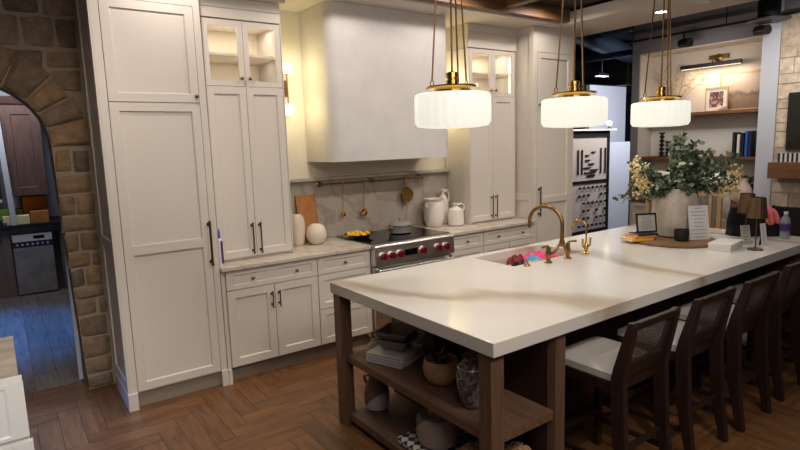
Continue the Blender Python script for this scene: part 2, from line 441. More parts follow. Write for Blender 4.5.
# other room behind the arch
mb = MB(); mb.box(-3.2, 2.2, 9.3, 9.4, 0, 3.4)
struct('wall_far_room', mb, 'greyblue')
mb = MB(); mb.box(-3.2, 1.9, 4.95, 9.4, 3.0, 3.1)
struct('ceiling', mb, 'shopdark')
mb = MB(); mb.box(.85, .95, 4.95, 9.3, 0, 3.0)
struct('wall_far_room_side', mb, 'shopdark')
mb = MB(); mb.box(.345, .372, 4.955, 4.985, .0, 2.05)
struct('trim_1', mb, 'greyblue')

# kitchen walls and ceiling
YW = 4.72
mb = MB(); mb.box(.6, 5.72, YW, YW+.12, 0, 3.1)
struct('wall_back', mb, 'wall')
mb = MB()
mb.box(-1.6, 5.75, 3.927, YW+.12, 2.97, 3.11)
mb.box(5.0, 5.75, -.6, 3.927, 2.97, 3.09)
struct('ceiling', mb, 'ceil')
mb = MB(); mb.box(-1.6, 5.0, -.6, 3.927, 3.12, 3.16)
struct('ceiling', mb, 'recess')
mb = MB(); mb.box(-1.6, 4.998, 3.85, 3.925, 2.985, 3.12)
struct('trim_2', mb, 'beam_x', .004)
for i, x in enumerate((.45, 1.66, 2.88, 4.02)):
    mb = MB(); mb.box(x, x+.09, -.6, 3.848, 3.02, 3.12)
    struct('trim_%d' % (3+i), mb, 'beam', .004)
mb = MB()
for z in range(3):   # shiplap soffit above the left hutch
    mb.box(1.257, 1.923, 4.235, 4.2415, 2.745+z*.075, 2.815+z*.075)
mb.box(1.255, 1.925, 4.242, 4.70, 2.745, 2.968)
mb.prism([(4.17, 2.968), (4.235, 2.968), (4.235, 2.895), (4.222, 2.90), (4.208, 2.925), (4.18, 2.945)], 1.25, 1.965, 'x')
struct('trim_7', mb, 'cab', .002)
mb = MB()
for z in range(3): mb.box(3.992, 4.698, 4.315, 4.3215, 2.735+z*.079, 2.810+z*.079)
mb.box(3.99, 4.70, 4.322, 4.70, 2.735, 2.968)
struct('trim_8', mb, 'cab', .002)

# ------------------------------------------------------------------ tall cabinets
YF = 4.08
def tall(x0, x1, label, hx, split, top, yb=4.70, post='both', side=None):
    t = thing('tall_cabinet', label, 'cabinet', ((x0+x1)/2, YF+.3, 0))
    mb = MB()
    mb.box(x0, x0+.05, YF, YF+.02, .11, 2.968); mb.box(x1-.045, x1, YF, YF+.02, .11, 2.968)   # face frame stiles
    mb.box(x0, x1, YF+.02, yb, .11, 2.968)
    mb.box(x0+.05, x1-.045, YF, YF+.02, top, 2.968)
    for z in (top+.08, top+.155): mb.box(x0+.05, x1-.045, YF-.001, YF, z-.07, z-.003) 
    mb.build('carcass', 'cab', t, .0015)
    # framed side panel
    s = MB(); xs = x0-.012
    for a in ((YF, YF+.06, .12, 2.968), (yb-.16, yb-.09, .12, 2.968), (YF+.06, yb-.16, 1.12, 1.19), (YF+.06, yb-.16, .12, .2), (YF+.06, yb-.16, 2.88, 2.968)):
        s.box(xs, x0-.0005, *a)
    s.build('side_panel', 'cab', t, .002)
    lo = shaker(x0+.054, x1-.049, .128, split-.003, YF-.002, .021, .055, .013, mid=(1.085, 1.15)).build('door', 'cab', t)
    up = shaker(x0+.054, x1-.049, split+.003, top-.004, YF-.002, .021, .055, .013).build('door', 'cab', t)
    pull(hx, .955, 1.265, YF-.002, .008, 'bronze', lo)
    knob(x1-.07 if hx > (x0+x1)/2 else x0+.075, split+.045, YF-.002, up, .013)
    MB().prism([(x0-.016, YF-.014), (x0+.048, YF-.014), (x0+.048, YF+.05), (x0+.01, YF+.05), (x0+.01, yb-.12), (x0-.016, yb-.12)], 0, .125).build('plinth', 'cab', t, .003)
    MB().box(x1-.045, x1+.004, YF-.014, YF+.05, 0, .125).build('plinth', 'cab', t, .003)
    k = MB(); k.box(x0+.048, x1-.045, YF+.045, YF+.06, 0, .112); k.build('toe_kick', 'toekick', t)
    return t
tall(.572, 1.252, 'tall white panelled cabinet against the stone arch, at the left of the kitchen', 1.198, 2.11, 2.765)
tall(4.712, 5.38, 'tall white panelled cabinet ending the back wall, partly behind the middle pendant', 4.79, 2.11, 2.705)

# ------------------------------------------------------------------ base cabinets
def base(x0, x1, label, kind, yf=YF):
    t = thing('base_cabinet', label, 'cabinet', ((x0+x1)/2, yf+.3, 0))
    mb = MB(); mb.box(x0, x1, yf+.0, 4.70, .125, .882); mb.build('carcass', 'cab', t)
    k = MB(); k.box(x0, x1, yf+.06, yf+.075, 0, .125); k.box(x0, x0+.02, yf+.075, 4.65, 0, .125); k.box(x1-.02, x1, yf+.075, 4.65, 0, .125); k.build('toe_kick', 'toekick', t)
    yd = yf-.021; g = .003
    def drawer(a, b, z0, z1, kx):
        d = shaker(a+g, b-g, z0, z1, yd, .02, .05, .008, sx=.034 if z1-z0 < .2 else .05).build('drawer', 'cab', t)
        for x in kx: knob(x, (z0+z1)/2, yd, d, .011)
    w = x1-x0; xm = (x0+x1)/2
    if kind == 'doors':
        drawer(x0, x1, .732, .878, (x0+w*.27, x1-w*.25))
        for a, b, hx in ((x0, xm, xm-.03), (xm, x1, xm+.03)):
            d = shaker(a+g, b-g, .132, .726, yd, .02, .06).build('door', 'cab', t)
            pull(hx, .55, .67, yd, .005, 'bronze', d)
    else:
        drawer(x0, x1, .732, .878, (xm,)); drawer(x0, x1, .436, .726, ()); drawer(x0, x1, .132, .43, ())
    return t
mb = MB(); mb.box(1.2565, 1.283, YF-.005, 4.70, .0, .882); mb.box(1.2565, 1.283, YF-.02, YF, 0, .12)
tag(mb.build('filler_panel', 'cab', None, .002), 'narrow white upright filler strip between the tall cabinet and the left base cabinet', 'cabinet panel')
base(1.285, 2.045, 'white base cabinet with two doors and two-knob drawer, next to the tall left cabinet', 'doors')
base(2.047, 2.562, 'white three-drawer base cabinet just left of the range', 'drawers')
base(3.482, 3.93, 'white three-drawer base cabinet just right of the range', 'drawers')
base(3.932, 4.694, 'white base cabinet under the glass-topped cupboard right of the range', 'doors')
mb = MB(); mb.box(1.255, 2.565, 4.035, 4.705, .884, .915)
tag(mb.build('worktop', 'worktop', None, .004), 'veined grey-beige stone worktop left of the range', 'worktop')
mb = MB(); mb.box(3.48, 4.698, 4.035, 4.705, .884, .915)
tag(mb.build('worktop', 'worktop', None, .004), 'veined grey-beige stone worktop right of the range, under the white jugs', 'worktop')

# ------------------------------------------------------------------ hutches on the worktop
def hutch(x0, x1, yf, label, top):
    t = thing('hutch_cabinet', label, 'cabinet', ((x0+x1)/2, yf+.2, .917))
    yb = 4.70; z0 = .917; zs = 2.262; mb = MB()
    mb.box(x0, x1, yf+.022, yb, z0, zs-.01)                       # closed lower body
    mb.box(x0, x0+.02, yf+.022, yb, zs-.01, top); mb.box(x1-.02, x1, yf+.022, yb, zs-.01, top)
    mb.box(x0+.02, x1-.02, yb-.02, yb, zs-.01, top); mb.box(x0, x1, yf+.0225, yb, top, top+.005)
    mb.box(x0, x0+.008, yf, yf+.022, z0, top); mb.box(x1-.008, x1, yf, yf+.022, z0, top)
    mb.build('carcass', 'cab', t)
    s = MB(); s.box(x0+.0205, x1-.0205, yf+.05, yb-.0205, 2.482, 2.50); s.build('shelf', 'cab_in', t)
    inn = MB(); inn.box(x0+.0205, x1-.0205, yb-.024, yb-.0205, zs, 2.48); inn.box(x0+.0205, x1-.0205, yb-.024, yb-.0205, 2.502, top-.002)
    inn.box(x0+.0205, x0+.024, yf+.06, yb-.025, zs, 2.48); inn.box(x0+.0205, x0+.024, yf+.06, yb-.025, 2.502, top-.002); inn.box(x0+.03, x1-.03, yf+.06, yb-.03, zs-.0095, zs-.004); inn.build('lining', 'cab_in', t)
    l = MB(); l.box(x1-.030, x1-.0205, yf+.045, yf+.055, 2.29, 2.48); l.box(x1-.030, x1-.0205, yf+.045, yf+.055, 2.502, 2.67); l.build('led_strip', 'led', t)
    xm = (x0+x1)/2; g = .002
    for a, b, hx in ((x0+.01, xm, xm-.032), (xm, x1-.01, xm+.032)):
        d = shaker(a+g, b-g, z0+.022, zs-.014, yf, .021, .052).build('door', 'cab', t)
        pull(hx, .965, 1.20, yf, .006, 'bronze', d)
        u = shaker(a+g, b-g, zs-.008, top-.004, yf, .021, .040, glass=True).build('door', 'cab', t)
        p = MB(); p.box(a+.041, b-.041, yf+.009, yf+.012, zs+.031, top-.043); p.build('pane', 'glass', u)
        knob(hx, zs+.05, yf, u, .013, 'brass')
    L = bpy.data.lights.new('hutch_light_and_fill', 'AREA'); L.shape = 'RECTANGLE'; L.size = x1-x0-.1; L.size_y = .1; L.energy = 1.6; L.color = (1, .92, .80)
    lo = bpy.data.objects.new('hutch_light_and_fill', L); COL.objects.link(lo); lo.location = ((x0+x1)/2, yf+.2, top-.02)
    lo.parent = t; lo.location = (0, .0, top-.02-.917)
    L = L.copy(); L.energy = .55
    shelf_fill = bpy.data.objects.new('hutch_light_and_fill', L); COL.objects.link(shelf_fill); shelf_fill.parent = t; shelf_fill.location = (0, 0, 2.475-.917)  # fill lamp added under the shelf in place of reflections in the glass
    return t
hutch(1.293, 1.922, 4.23, 'tall white counter cupboard with lit glass doors on top, left of the hood', 2.735)
hutch(3.99, 4.665, 4.31, 'tall white counter cupboard with lit glass doors on top, behind the first pendant', 2.725)
mb = MB(); mb.box(4.668, 4.694, 4.33, 4.70, .917, 2.73)
tag(mb.build('filler_panel', 'cab', None), 'narrow white upright panel between the right counter cupboard and tall cabinet', 'cabinet panel')

# ------------------------------------------------------------------ backsplash, hood, rail
mb = MB(); mb.box(1.93, 3.985, 4.69, 4.718, .917, 1.468)
t = thing('backsplash', 'veined grey stone backsplash with ledge behind the range', 'backsplash', (2.96, 4.7, .917))
mb.build('slab', 'splash', t)
mb = MB(); mb.box(1.93, 3.985, 4.625, 4.718, 1.4685, 1.498); mb.build('ledge', 'splash', t, .004)
mb = MB(); x0, x1, yf, yb, r = 2.33, 3.66, 4.21, 4.715, .10
poly = [(x1, yb), (x0, yb)]+[(x0+r-r*math.cos(a), yf+r-r*math.sin(a)) for a in [PI/2*k/10 for k in range(11)]]+[(x1-r+r*math.sin(a), yf+r-r*math.cos(a)) for a in [PI/2*k/10 for k in range(11)]]
t = thing('range_hood', 'large pale plaster range hood with rounded corners above the range', 'range hood', (2.995, 4.5, 1.645))
mb.prism(poly, 1.645, 2.968, 'z'); mb.build('hood_body', 'plaster', t, smooth=True)
mb = MB(); mb.box(x0+.2, x1-.2, yf+.1, yb-.08, 1.638, 1.6445); mb.build('filter_panel', 'steel', t)

t = thing('utensil_rail', 'thin brass utensil rail fixed to the backsplash under the hood', 'rail', (3.0, 4.66, 1.43))
mb = MB(); mb.tube([(2.40, 4.635, 1.432), (3.62, 4.635, 1.432)], .007, 10); mb.build('rod', 'brass', t, smooth=True)
for x in (2.42, 3.0, 3.60):
    mb = MB(); mb.lathe([(.027, .0), (.027, -.006), (.011, -.012), (.009, -.055)], (x, 4.689, 1.432), 16, 'y'); mb.sphere((x, 4.635, 1.432), .017, 12); mb.build('bracket', 'brass', t, smooth=True)
def ladle(x, zb, label, r):
    t = thing('ladle', label, 'ladle', (x, 4.635, 1.42), group='hanging brass ladles')
    mb = MB(); mb.tube([(x, 4.635, 1.440), (x, 4.624, 1.447), (x, 4.620, 1.43), (x, 4.624, 1.36), (x, 4.635, zb+.03), (x, 4.64, zb+.01)], .0035, 8); mb.build('handle', 'gold', t, smooth=True)
    mb = MB(); mb.lathe([(.001, 0), (r*.5, .004), (r*.85, .016), (r, .035), (r*.93, .035), (r*.78, .018), (r*.4, .008), (.001, .006)], (x, 4.622, zb), 20, 'y')
    # cup opens towards the room
    for i in range(len(mb.v)): px, py, pz = mb.v[i]; mb.v[i] = (px, 4.66-(py-4.622), pz)
    mb.build('cup', 'gold', t, smooth=True)
ladle(2.64, 1.135, 'small brass ladle hanging leftmost on the utensil rail', .026)
ladle(2.875, 1.13, 'brass ladle with a wider cup, second from the left on the utensil rail', .036)
t = thing('strainer', 'round brass strainer hanging near the right end of the utensil rail', 'strainer', (3.40, 4.64, 1.42))
mb = MB(); mb.lathe([(.078, -.012), (.074, -.012), (.058, .02), (.02, .036), (.001, .037), (.001, .034), (.02, .033), (.054, .016), (.070, -.014)], (3.40, 4.635, 1.262), 28, 'y'); mb.build('bowl', 'gold', t, smooth=True)
mb = MB(); mb.tube([(3.40, 4.635, 1.33), (3.39, 4.625, 1.40), (3.40, 4.62, 1.447), (3.405, 4.637, 1.444)], .005, 8); mb.build('handle', 'gold', t, smooth=True)
mb = MB(); mb.tube([(3.375, 4.62, 1.195), (3.385, 4.61, 1.165), (3.415, 4.61, 1.165), (3.425, 4.62, 1.195)], .005, 8); mb.build('foot_loop', 'gold', t, smooth=True)

# sconces
def sconce(x, label):
    t = thing('wall_sconce', label, 'wall light', (x, 4.718, 2.3), group='two-globe brass sconces beside the hood')
    mb = MB(); mb.box(x-.042, x+.03, 4.695, 4.717, 2.225, 2.37); mb.tube([(x-.005, 4.695, 2.3), (x, 4.63, 2.3)], .008, 10)
    mb.build('wall_plate', 'brass', t, .002)
    mb = MB(); mb.tube([(x, 4.63, 2.165), (x, 4.63, 2.415)], .006, 10); mb.lathe([(.018, -.01), (.008, .0)], (x, 4.63, 2.165), 14); mb.lathe([(.008, 0), (.02, .012)], (x, 4.63, 2.41), 14); mb.build('stem', 'brass', t, smooth=True)
    for z in (2.468, 2.11):
        mb = MB(); mb.sphere((x, 4.63, z), .052, 24); mb.build('globe', 'globe', t, smooth=True)
    for z in (2.468, 2.11):
        L = bpy.data.lights.new('sconce_bulb', 'POINT'); L.energy = 2.4; L.color = (1, .84, .42); L.shadow_soft_size = .05
        lo = bpy.data.objects.new('sconce_bulb', L); COL.objects.link(lo); lo.parent = t; lo.location = (0, 4.56-4.718, z-2.3)
sconce(2.135, 'brass sconce with two glowing globes, on the wall left of the hood')
sconce(3.86, 'brass sconce with two glowing globes, mostly hidden on the right of the hood')

# ------------------------------------------------------------------ range
t = thing('range', 'stainless steel range with red knobs below the hood', 'range', (3.02, 4.35, 0))
X0, X1 = 2.567, 3.476
mb = MB(); mb.box(X0, X1, 4.05, 4.68, .09, .905); mb.box(X0+.04, X1-.04, 4.1, 4.6, 0, .09); mb.build('body', 'steel', t, .002)
mb = MB(); mb.prism([(4.05, .918), (4.03, .922), (3.99, .916), (3.975, .900), (3.985, .887), (4.05, .885)], X0, X1, 'x'); mb.box(X0, X1, 4.05, 4.68, .9055, .9175); mb.build('top_trim', 'steel', t, .002)
mb = MB(); mb.box(X0+.008, X1-.008, 4.045, 4.672, .918, .925); mb.build('cooktop', 'blackglass', t, .002)
mb = MB(); mb.prism([(3.992, .885), (4.05, .885), (4.05, .735), (3.985, .735)], X0, X1, 'x'); pan_ = mb.build('control_panel', 'steel', t, .003)
mb = MB(); mb.box(2.885, 3.03, 3.982, 3.992, .785, .845); mb.build('display', 'blackglass', pan_, .003)
for x in (2.645, 2.735, 2.825, 3.085, 3.265, 3.365):
    mb = MB(); mb.lathe([(.036, 0), (.036, -.008), (.030, -.012)], (x, 3.988, .815), 20, 'y')
    bz = mb.build('bezel', 'steel', pan_, smooth=True)
    mb = MB(); mb.lathe([(.027, -.012), (.030, -.03), (.026, -.046), (.001, -.048)], (x, 3.988, .815), 20, 'y'); mb.box(x-.006, x+.006, 3.928, 3.945, .788, .842)
    mb.build('knob', 'red', pan_, .001)
mb = MB(); mb.box(X0+.005, X1-.005, 4.015, 4.05, .16, .715); od = mb.build('oven_door', 'steel', t, .004)
mb = MB(); mb.box(X0+.16, X1-.16, 4.011, 4.0145, .3, .56); mb.build('window', 'blackglass', od)
mb = MB(); mb.tube([(X0+.02, 3.965, .69), (X1-.02, 3.965, .69)], .013, 12)
for x in (X0+.05, X1-.05): mb.tube([(x, 4.015, .69), (x, 3.965, .69)], .011, 8)
mb.build('handle', 'steel', od, smooth=True)
mb = MB(); mb.box(X0+.005, X1-.005, 4.03, 4.05, .095, .15); mb.build('kick_plate', 'steel', t)

# pans on the cooktop
t = thing('gratin_pan', 'shallow black pan filled with golden food on the left of the cooktop', 'pan', (2.655, 4.42, .926))
mb = MB(); mb.lathe([(.10, .0), (.125, .035), (.13, .04), (.118, .036), (.095, .006), (.001, .006)], (2.665, 4.42, .926), 28); mb.build('pan_body', 'black', t, smooth=True)
mb = MB()
r3 = random.Random(5)
for i in range(46):
    a, q = r3.random()*6.28, .105*math.sqrt(r3.random()); mb.sphere((2.665+q*math.cos(a), 4.42+q*math.sin(a), .955+r3.random()*.015), r3.uniform(.010, .018), 6)
o = mb.build('food', 'yellow', t, smooth=True); o['kind'] = 'stuff'
for s in (-1, 1):
    mb = MB(); x = 2.665+s*.13
    mb.tube([(x-s*.004, 4.385, .958), (x+s*.03, 4.39, .968), (x+s*.03, 4.45, .968), (x-s*.004, 4.455, .958)], .006, 8); mb.build('handle', 'gold', t, smooth=True)
t = thing('lidded_pot', 'grey lidded pot on the back right of the cooktop', 'pot', (3.12, 4.38, .926))
mb = MB(); mb.lathe([(.085, 0), (.108, .01), (.113, .075), (.117, .082), (.10, .084)], (3.12, 4.38, .926), 32); mb.build('pot_body', 'grey_enamel', t, smooth=True)
mb = MB(); mb.lathe([(.115, .084), (.10, .102), (.05, .118), (.015, .122), (.013, .134), (.019, .142), (.001, .148)], (3.12, 4.38, .926), 32); mb.build('lid', 'grey_enamel', t, smooth=True)
for s in (-1, 1):
    mb = MB(); x = 3.12+s*.108; mb.tube([(x, 4.345, .99), (x+s*.032, 4.35, .995), (x+s*.032, 4.41, .995), (x, 4.415, .99)], .007, 8); mb.build('handle', 'grey_enamel', t, smooth=True)

# items left on the worktop
zc = .916
mb = MB(); mb.lathe([(.045, 0), (.058, .02), (.068, .12), (.070, .19), (.062, .24), (.045, .268), (.038, .276), (.03, .272), (.03, .25)], (2.105, 4.53, zc), 36)
tag(mb.build('tall_vase', 'ceramic_w', None, smooth=True), 'tall cream ceramic vase on the worktop beside the left cupboard', 'vase')
mb = MB(); mb.lathe([(.045, 0), (.07, .02), (.091, .07), (.092, .11), (.075, .155), (.05, .176), (.036, .182), (.03, .176), (.03, .15)], (2.255, 4.46, zc), 36)
tag(mb.build('round_vase', 'ceramic_w', None, smooth=True), 'round squat cream vase in front of the wooden cutting board', 'vase')
mb = MB(); mb.hexa([(2.165, 4.595, zc), (2.365, 4.595, zc), (2.365, 4.617, zc), (2.165, 4.617, zc), (2.165, 4.664, 1.345), (2.365, 4.664, 1.345), (2.365, 4.686, 1.34), (2.165, 4.686, 1.34)])
tag(mb.build('cutting_board', 'board', None, .003), 'wooden cutting board leaning on the backsplash behind the vases', 'cutting board')
t = thing('sealant_tube', 'white and purple sealant tube with blue nozzle standing on the left worktop', 'tube', (1.284, 4.13, zc))
mb = MB(); mb.lathe([(.015, 0), (.015, .2), (.006, .21)], (1.284, 4.13, zc), 16); mb.build('tube_body', 'paper', t, smooth=True)
mb = MB(); mb.box(1.2845, 1.3005, 4.112, 4.148, zc+.02, zc+.19); mb.build('label_strip', 'purple', t)
mb = MB(); mb.lathe([(.009, .212), (.008, .25), (.004, .28), (.001, .283)], (1.284, 4.13, zc), 12); mb.build('nozzle', 'blueplastic', t, smooth=True)

# jugs right
mb = MB(); mb.lathe([(.075, 0), (.088, .01), (.108, .10), (.112, .2), (.10, .25), (.088, .265), (.104, .285), (.106, .292), (.095, .29), (.08, .26)], (3.665, 4.52, zc), 36)
t = thing('crock', 'widest white crock of the three, just right of the range', 'crock', (3.665, 4.52, zc), group='white stoneware jugs'); mb.build('crock_body', 'ceramic', t, smooth=True)
for s in (-1, 1):
    mb = MB(); x = 3.665+s*.105; mb.tube([(x-s*.01, 4.50, zc+.25), (x+s*.014, 4.50, zc+.26), (x+s*.016, 4.50, zc+.225), (x-s*.002, 4.50, zc+.205)], .009, 8); mb.build('lug', 'ceramic', t, smooth=True)
def jug(x, y, r, h, label):
    t = thing('jug', label, 'jug', (x, y, zc), group='white stoneware jugs')
    mb = MB(); mb.lathe([(r*.8, 0), (r*.97, .01), (r, h*.15), (r, h*.55), (r*.85, h*.72), (r*.4, h*.82), (r*.28, h*.87), (r*.30, h*.93), (r*.42, h*.95), (r*.42, h*1.0), (r*.3, h)], (x, y, zc), 32); mb.build('jug_body', 'ceramic', t, smooth=True)
    mb = MB(); mb.tube([(x+r*.25, y-.01, zc+h*.9), (x+r*.8, y-.01, zc+h*.97), (x+r*1.3, y-.01, zc+h*.85), (x+r*1.25, y-.01, zc+h*.68), (x+r*.9, y-.01, zc+h*.6)], .010, 10); mb.build('handle', 'ceramic', t, smooth=True)
jug(3.865, 4.61, .060, .375, 'tallest slim white jug, standing behind the other white jugs')
jug(3.862, 4.40, .086, .235, 'small squat white jug, rightmost of the three by the range')

# ------------------------------------------------------------------ island
IX0, IX1, IY0, IY1 = 1.617, 5.25, 1.615, 3.05
ZT, ZB = .935, .868
t = thing('island_worktop', 'long white quartz worktop slab of the kitchen island', 'worktop', (3.43, 2.33, ZB))
sx0, sx1, sy0, sy1 = 2.775, 3.53, 2.575, 2.985
mb = MB()
xs = [IX0, sx0, sx1, IX1]; ys = [IY0, sy0, sy1, IY1]
V = [(x, y, z) for z in (ZB, ZT) for y in ys for x in xs]; F = []
for j in range(3):
    for i in range(3):
        if i == 1 and j == 1: continue
        a = j*4+i; F.append((a, a+1, a+5, a+4)); F.append((16+a, 16+a+1, 16+a+5, 16+a+4))
for i in range(3):
    F.append((i, i+1, 17+i, 16+i)); F.append((12+i, 13+i, 29+i, 28+i)); F.append((i*4, i*4+4, 20+i*4, 16+i*4)); F.append((i*4+3, i*4+7, 23+i*4, 19+i*4))
F += [(5, 6, 22, 21), (9, 10, 26, 25), (5, 9, 25, 21), (6, 10, 26, 22)]
mb.add(V, F); mb.build('slab', 'quartz', t, .004)
t = thing('kitchen_sink', 'pale undermount sink in the island worktop', 'sink', (3.15, 2.78, .66))
mb = MB(); e = .012
o = [(sx0-.002, sy0-.002), (sx1+.002, sy0-.002), (sx1+.002, sy1+.002), (sx0-.002, sy1+.002)]; w_ = .012
mb.box(o[0][0]-w_, o[1][0]+w_, o[0][1]-w_, o[0][1], .66, .867); mb.box(o[0][0]-w_, o[1][0]+w_, o[2][1], o[2][1]+w_, .66, .867)
mb.box(o[0][0]-w_, o[0][0], o[0][1], o[2][1], .66, .867); mb.box(o[1][0], o[1][0]+w_, o[0][1], o[2][1], .66, .867); mb.box(o[0][0]-w_, o[1][0]+w_, o[0][1]-w_, o[2][1]+w_, .648, .66)
mb.build('basin', 'ceramic_w', t)
mb = MB(); mb.lathe([(.04, .001), (.04, .004), (.02, .003)], (3.15, 2.8, .66), 20); mb.build('drain', 'brass', t, smooth=True)

t = thing('kitchen_island', 'dark wood island base with open end shelves, posts and side panel', 'island', (3.43, 2.33, 0))
for x, y in ((1.635, 1.648), (1.628, 2.955)):
    mb = MB(); mb.box(x, x+.08, y, y+.08, 0, ZB-.001); mb.build('post', 'walnut', t, .003)
MB().box(2.065, 2.138, 1.701, 3.03, 0, ZB-.001).build('end_panel', 'espresso', t, .001); MB().box(2.065, 2.138, 1.648, 1.70, 0, ZB-.001).build('panel_edge', 'walnut', t, .003)
for z0, z1 in ((.430, .475), (.04, .085)):
    mb = MB(); mb.prism([(1.66, 1.729), (1.716, 1.729), (1.716, 1.66), (2.064, 1.66), (2.064, 3.025), (1.716, 3.025), (1.716, 2.954), (1.66, 2.954)], z0, z1)
    mb.build('shelf', 'walnut_h', t)
mb = MB(); mb.box(1.70, 2.06, 1.70, 2.92, 0, .038); mb.build('shelf_plinth', 'espresso', t)
mb = MB(); mb.box(2.139, 2.75, 2.05, 2.965, .09, ZB-.001); mb.box(3.56, 5.15, 2.05, 2.965, .09, ZB-.001); mb.box(2.75, 3.56, 2.05, 2.965, .09, .64); mb.box(2.75, 3.56, 2.05, 2.5, .64, ZB-.001)
mb.box(2.2, 5.1, 2.1, 2.9, 0, .09); mb.build('carcass', 'espresso', t)
for i in range(5):
    mb = shaker(2.17+i*.595, 2.755+i*.595, .11, ZB-.03, 2.028, .02, .07).build('back_panel', 'espresso', t)
mb = MB(); mb.box(5.13, 5.2, 1.66, 2.05, 0, ZB-.001); mb.build('support_panel', 'walnut', t, .003)

# bridge faucet
t = thing('bridge_faucet', 'tall arched brass bridge faucet behind the island sink', 'faucet', (3.135, 2.49, ZT+.001))
z = ZT+.001
for s in (-1, 1):
    x = 3.135+s*.105
    mb = MB(); mb.lathe([(.028, 0), (.028, .006), (.015, .014), (.012, .03), (.018, .045), (.02, .07), (.014, .085), (.017, .098), (.012, .112), (.001, .116)], (x, 2.49, z), 20)
    b = mb.build('valve', 'brass', t, smooth=True)
    mb = MB(); mb.tube([(x, 2.49, z+.115), (x+s*.025, 2.485, z+.122), (x+s*.075, 2.478, z+.118)], [.007, .006, .009], 10); mb.build('lever', 'brass', b, smooth=True)
mb = MB(); mb.tube([(3.03, 2.49, z+.06), (3.075, 2.49, z+.06), (3.115, 2.49, z+.08), (3.14, 2.49, z+.11), (3.175, 2.49, z+.115), (3.195, 2.49, z+.10), (3.205, 2.49, z+.08), (3.22, 2.49, z+.06), (3.24, 2.49, z+.06)], .010, 12); mb.lathe([(.018, .095), (.022, .11), (.018, .135), (.013, .15), (.016, .16), (.012, .17)], (3.175, 2.49, z), 18); mb.build('bridge', 'brass', t, smooth=True)
mb = MB(); pts = [(3.175, 2.49, z+.15), (3.175, 2.49, z+.25)]
for k in range(13):
    a = PI*k/12; pts.append((3.175, 2.49+.148-.148*math.cos(a), z+.25+.12*math.sin(a)))
pts.append((3.175, 2.786, z+.215)); mb.tube(pts, .0135, 14); mb.lathe([(.013, 0), (.0135, .02)], (3.175, 2.786, z+.2), 14); mb.build('spout', 'brass', t, smooth=True)
t = thing('filter_faucet', 'small gooseneck brass tap beside the bridge faucet', 'faucet', (3.475, 2.507, z))
mb = MB(); mb.lathe([(.024, 0), (.024, .006), (.013, .014), (.011, .03), (.02, .045), (.02, .06), (.012, .072), (.009, .085)], (3.475, 2.507, z), 18); mb.build('base', 'gold', t, smooth=True)
mb = MB(); pts = [(3.475, 2.507, z+.08), (3.475, 2.507, z+.19)]
for k in range(11):
    a = PI*k/10; pts.append((3.475, 2.507+.062-.062*math.cos(a), z+.19+.055*math.sin(a)))
pts.append((3.475, 2.631, z+.165)); mb.tube(pts, .0065, 12); mb.build('spout', 'gold', t, smooth=True)
for s in (-1, 1):
    mb = MB(); x = 3.475; mb.tube([(x+s*.016, 2.507, z+.05), (x+s*.042, 2.505, z+.055), (x+s*.046, 2.504, z+.075), (x+s*.046, 2.504, z+.115)], [.006, .006, .007, .008], 10); mb.build('lever', 'gold', t, smooth=True)
t = thing('air_switch', 'low brass button on the island edge of the sink', 'button', (2.845, 2.52, z))
mb = MB(); mb.lathe([(.023, 0), (.023, .006), (.018, .012)], (2.845, 2.52, z), 18); mb.build('collar', 'gold', t, smooth=True)
mb = MB(); mb.lathe([(.013, .012), (.013, .022), (.001, .024)], (2.845, 2.52, z), 18); mb.build('cap', 'gold', t, smooth=True)
# cloths in the sink (a grid draped over them, piled on an upturned tub)
def cloth(name, c, r, m, label, sd, h, sc=(1, 1)):
    mb = MB(); n = 16; vs = []
    for j in range(n+1):
        for i in range(n+1):
            u, v = (i/n*2-1), (j/n*2-1); q = math.hypot(u, v)/1.41
            zz = h*(1-q**2)+.04*noise.noise(Vector((u*2+sd, v*2, sd)))+.012*noise.noise(Vector((u*6, v*6+sd, 2)))
            vs.append((c[0]+u*r*sc[0], c[1]+v*r*sc[1], c[2]+max(zz, .003)))
    fs = [(j*(n+1)+i, j*(n+1)+i+1, (j+1)*(n+1)+i+1, (j+1)*(n+1)+i) for j in range(n) for i in range(n)]
    o = MB().add(vs, fs).build(name, m, None, smooth=True); so = o.modifiers.new('s', 'SOLIDIFY'); so.thickness = .006; so.offset = 1
    return tag(o, label, 'cloth')
mb = MB(); mb.lathe([(.12, 0), (.14, .1), (.142, .13), (.13, .13), (.11, .01)], (3.16, 2.76, .666), 24)
tag(mb.build('washing_bowl', 'grey_enamel', None, smooth=True), 'grey bowl in the sink under the bright cloths', 'bowl')
cloth('pink_cloth', (3.32, 2.81, .845), .12, 'pink', 'pink cloth piled highest in the island sink', 1.2, .075, (1.1, .9))
cloth('blue_cloth', (3.15, 2.72, .838), .065, 'cyan', 'sky blue cloth in the sink between the yellow and pink ones', 2.2, .075)
cloth('yellow_cloth', (3.08, 2.655, .85), .05, 'yellow', 'yellow cloth in the sink nearest the worktop edge', 3.1, .06, (1.6, .8))
cloth('black_cloth', (2.98, 2.73, .82), .045, 'blackcloth', 'small black cloth at the left of the bright cloths in the sink', 4.4, .065)
cloth('red_cloth', (3.10, 2.84, .84), .065, 'red', 'dark red cloth behind the blue one in the sink', 5.3, .075)

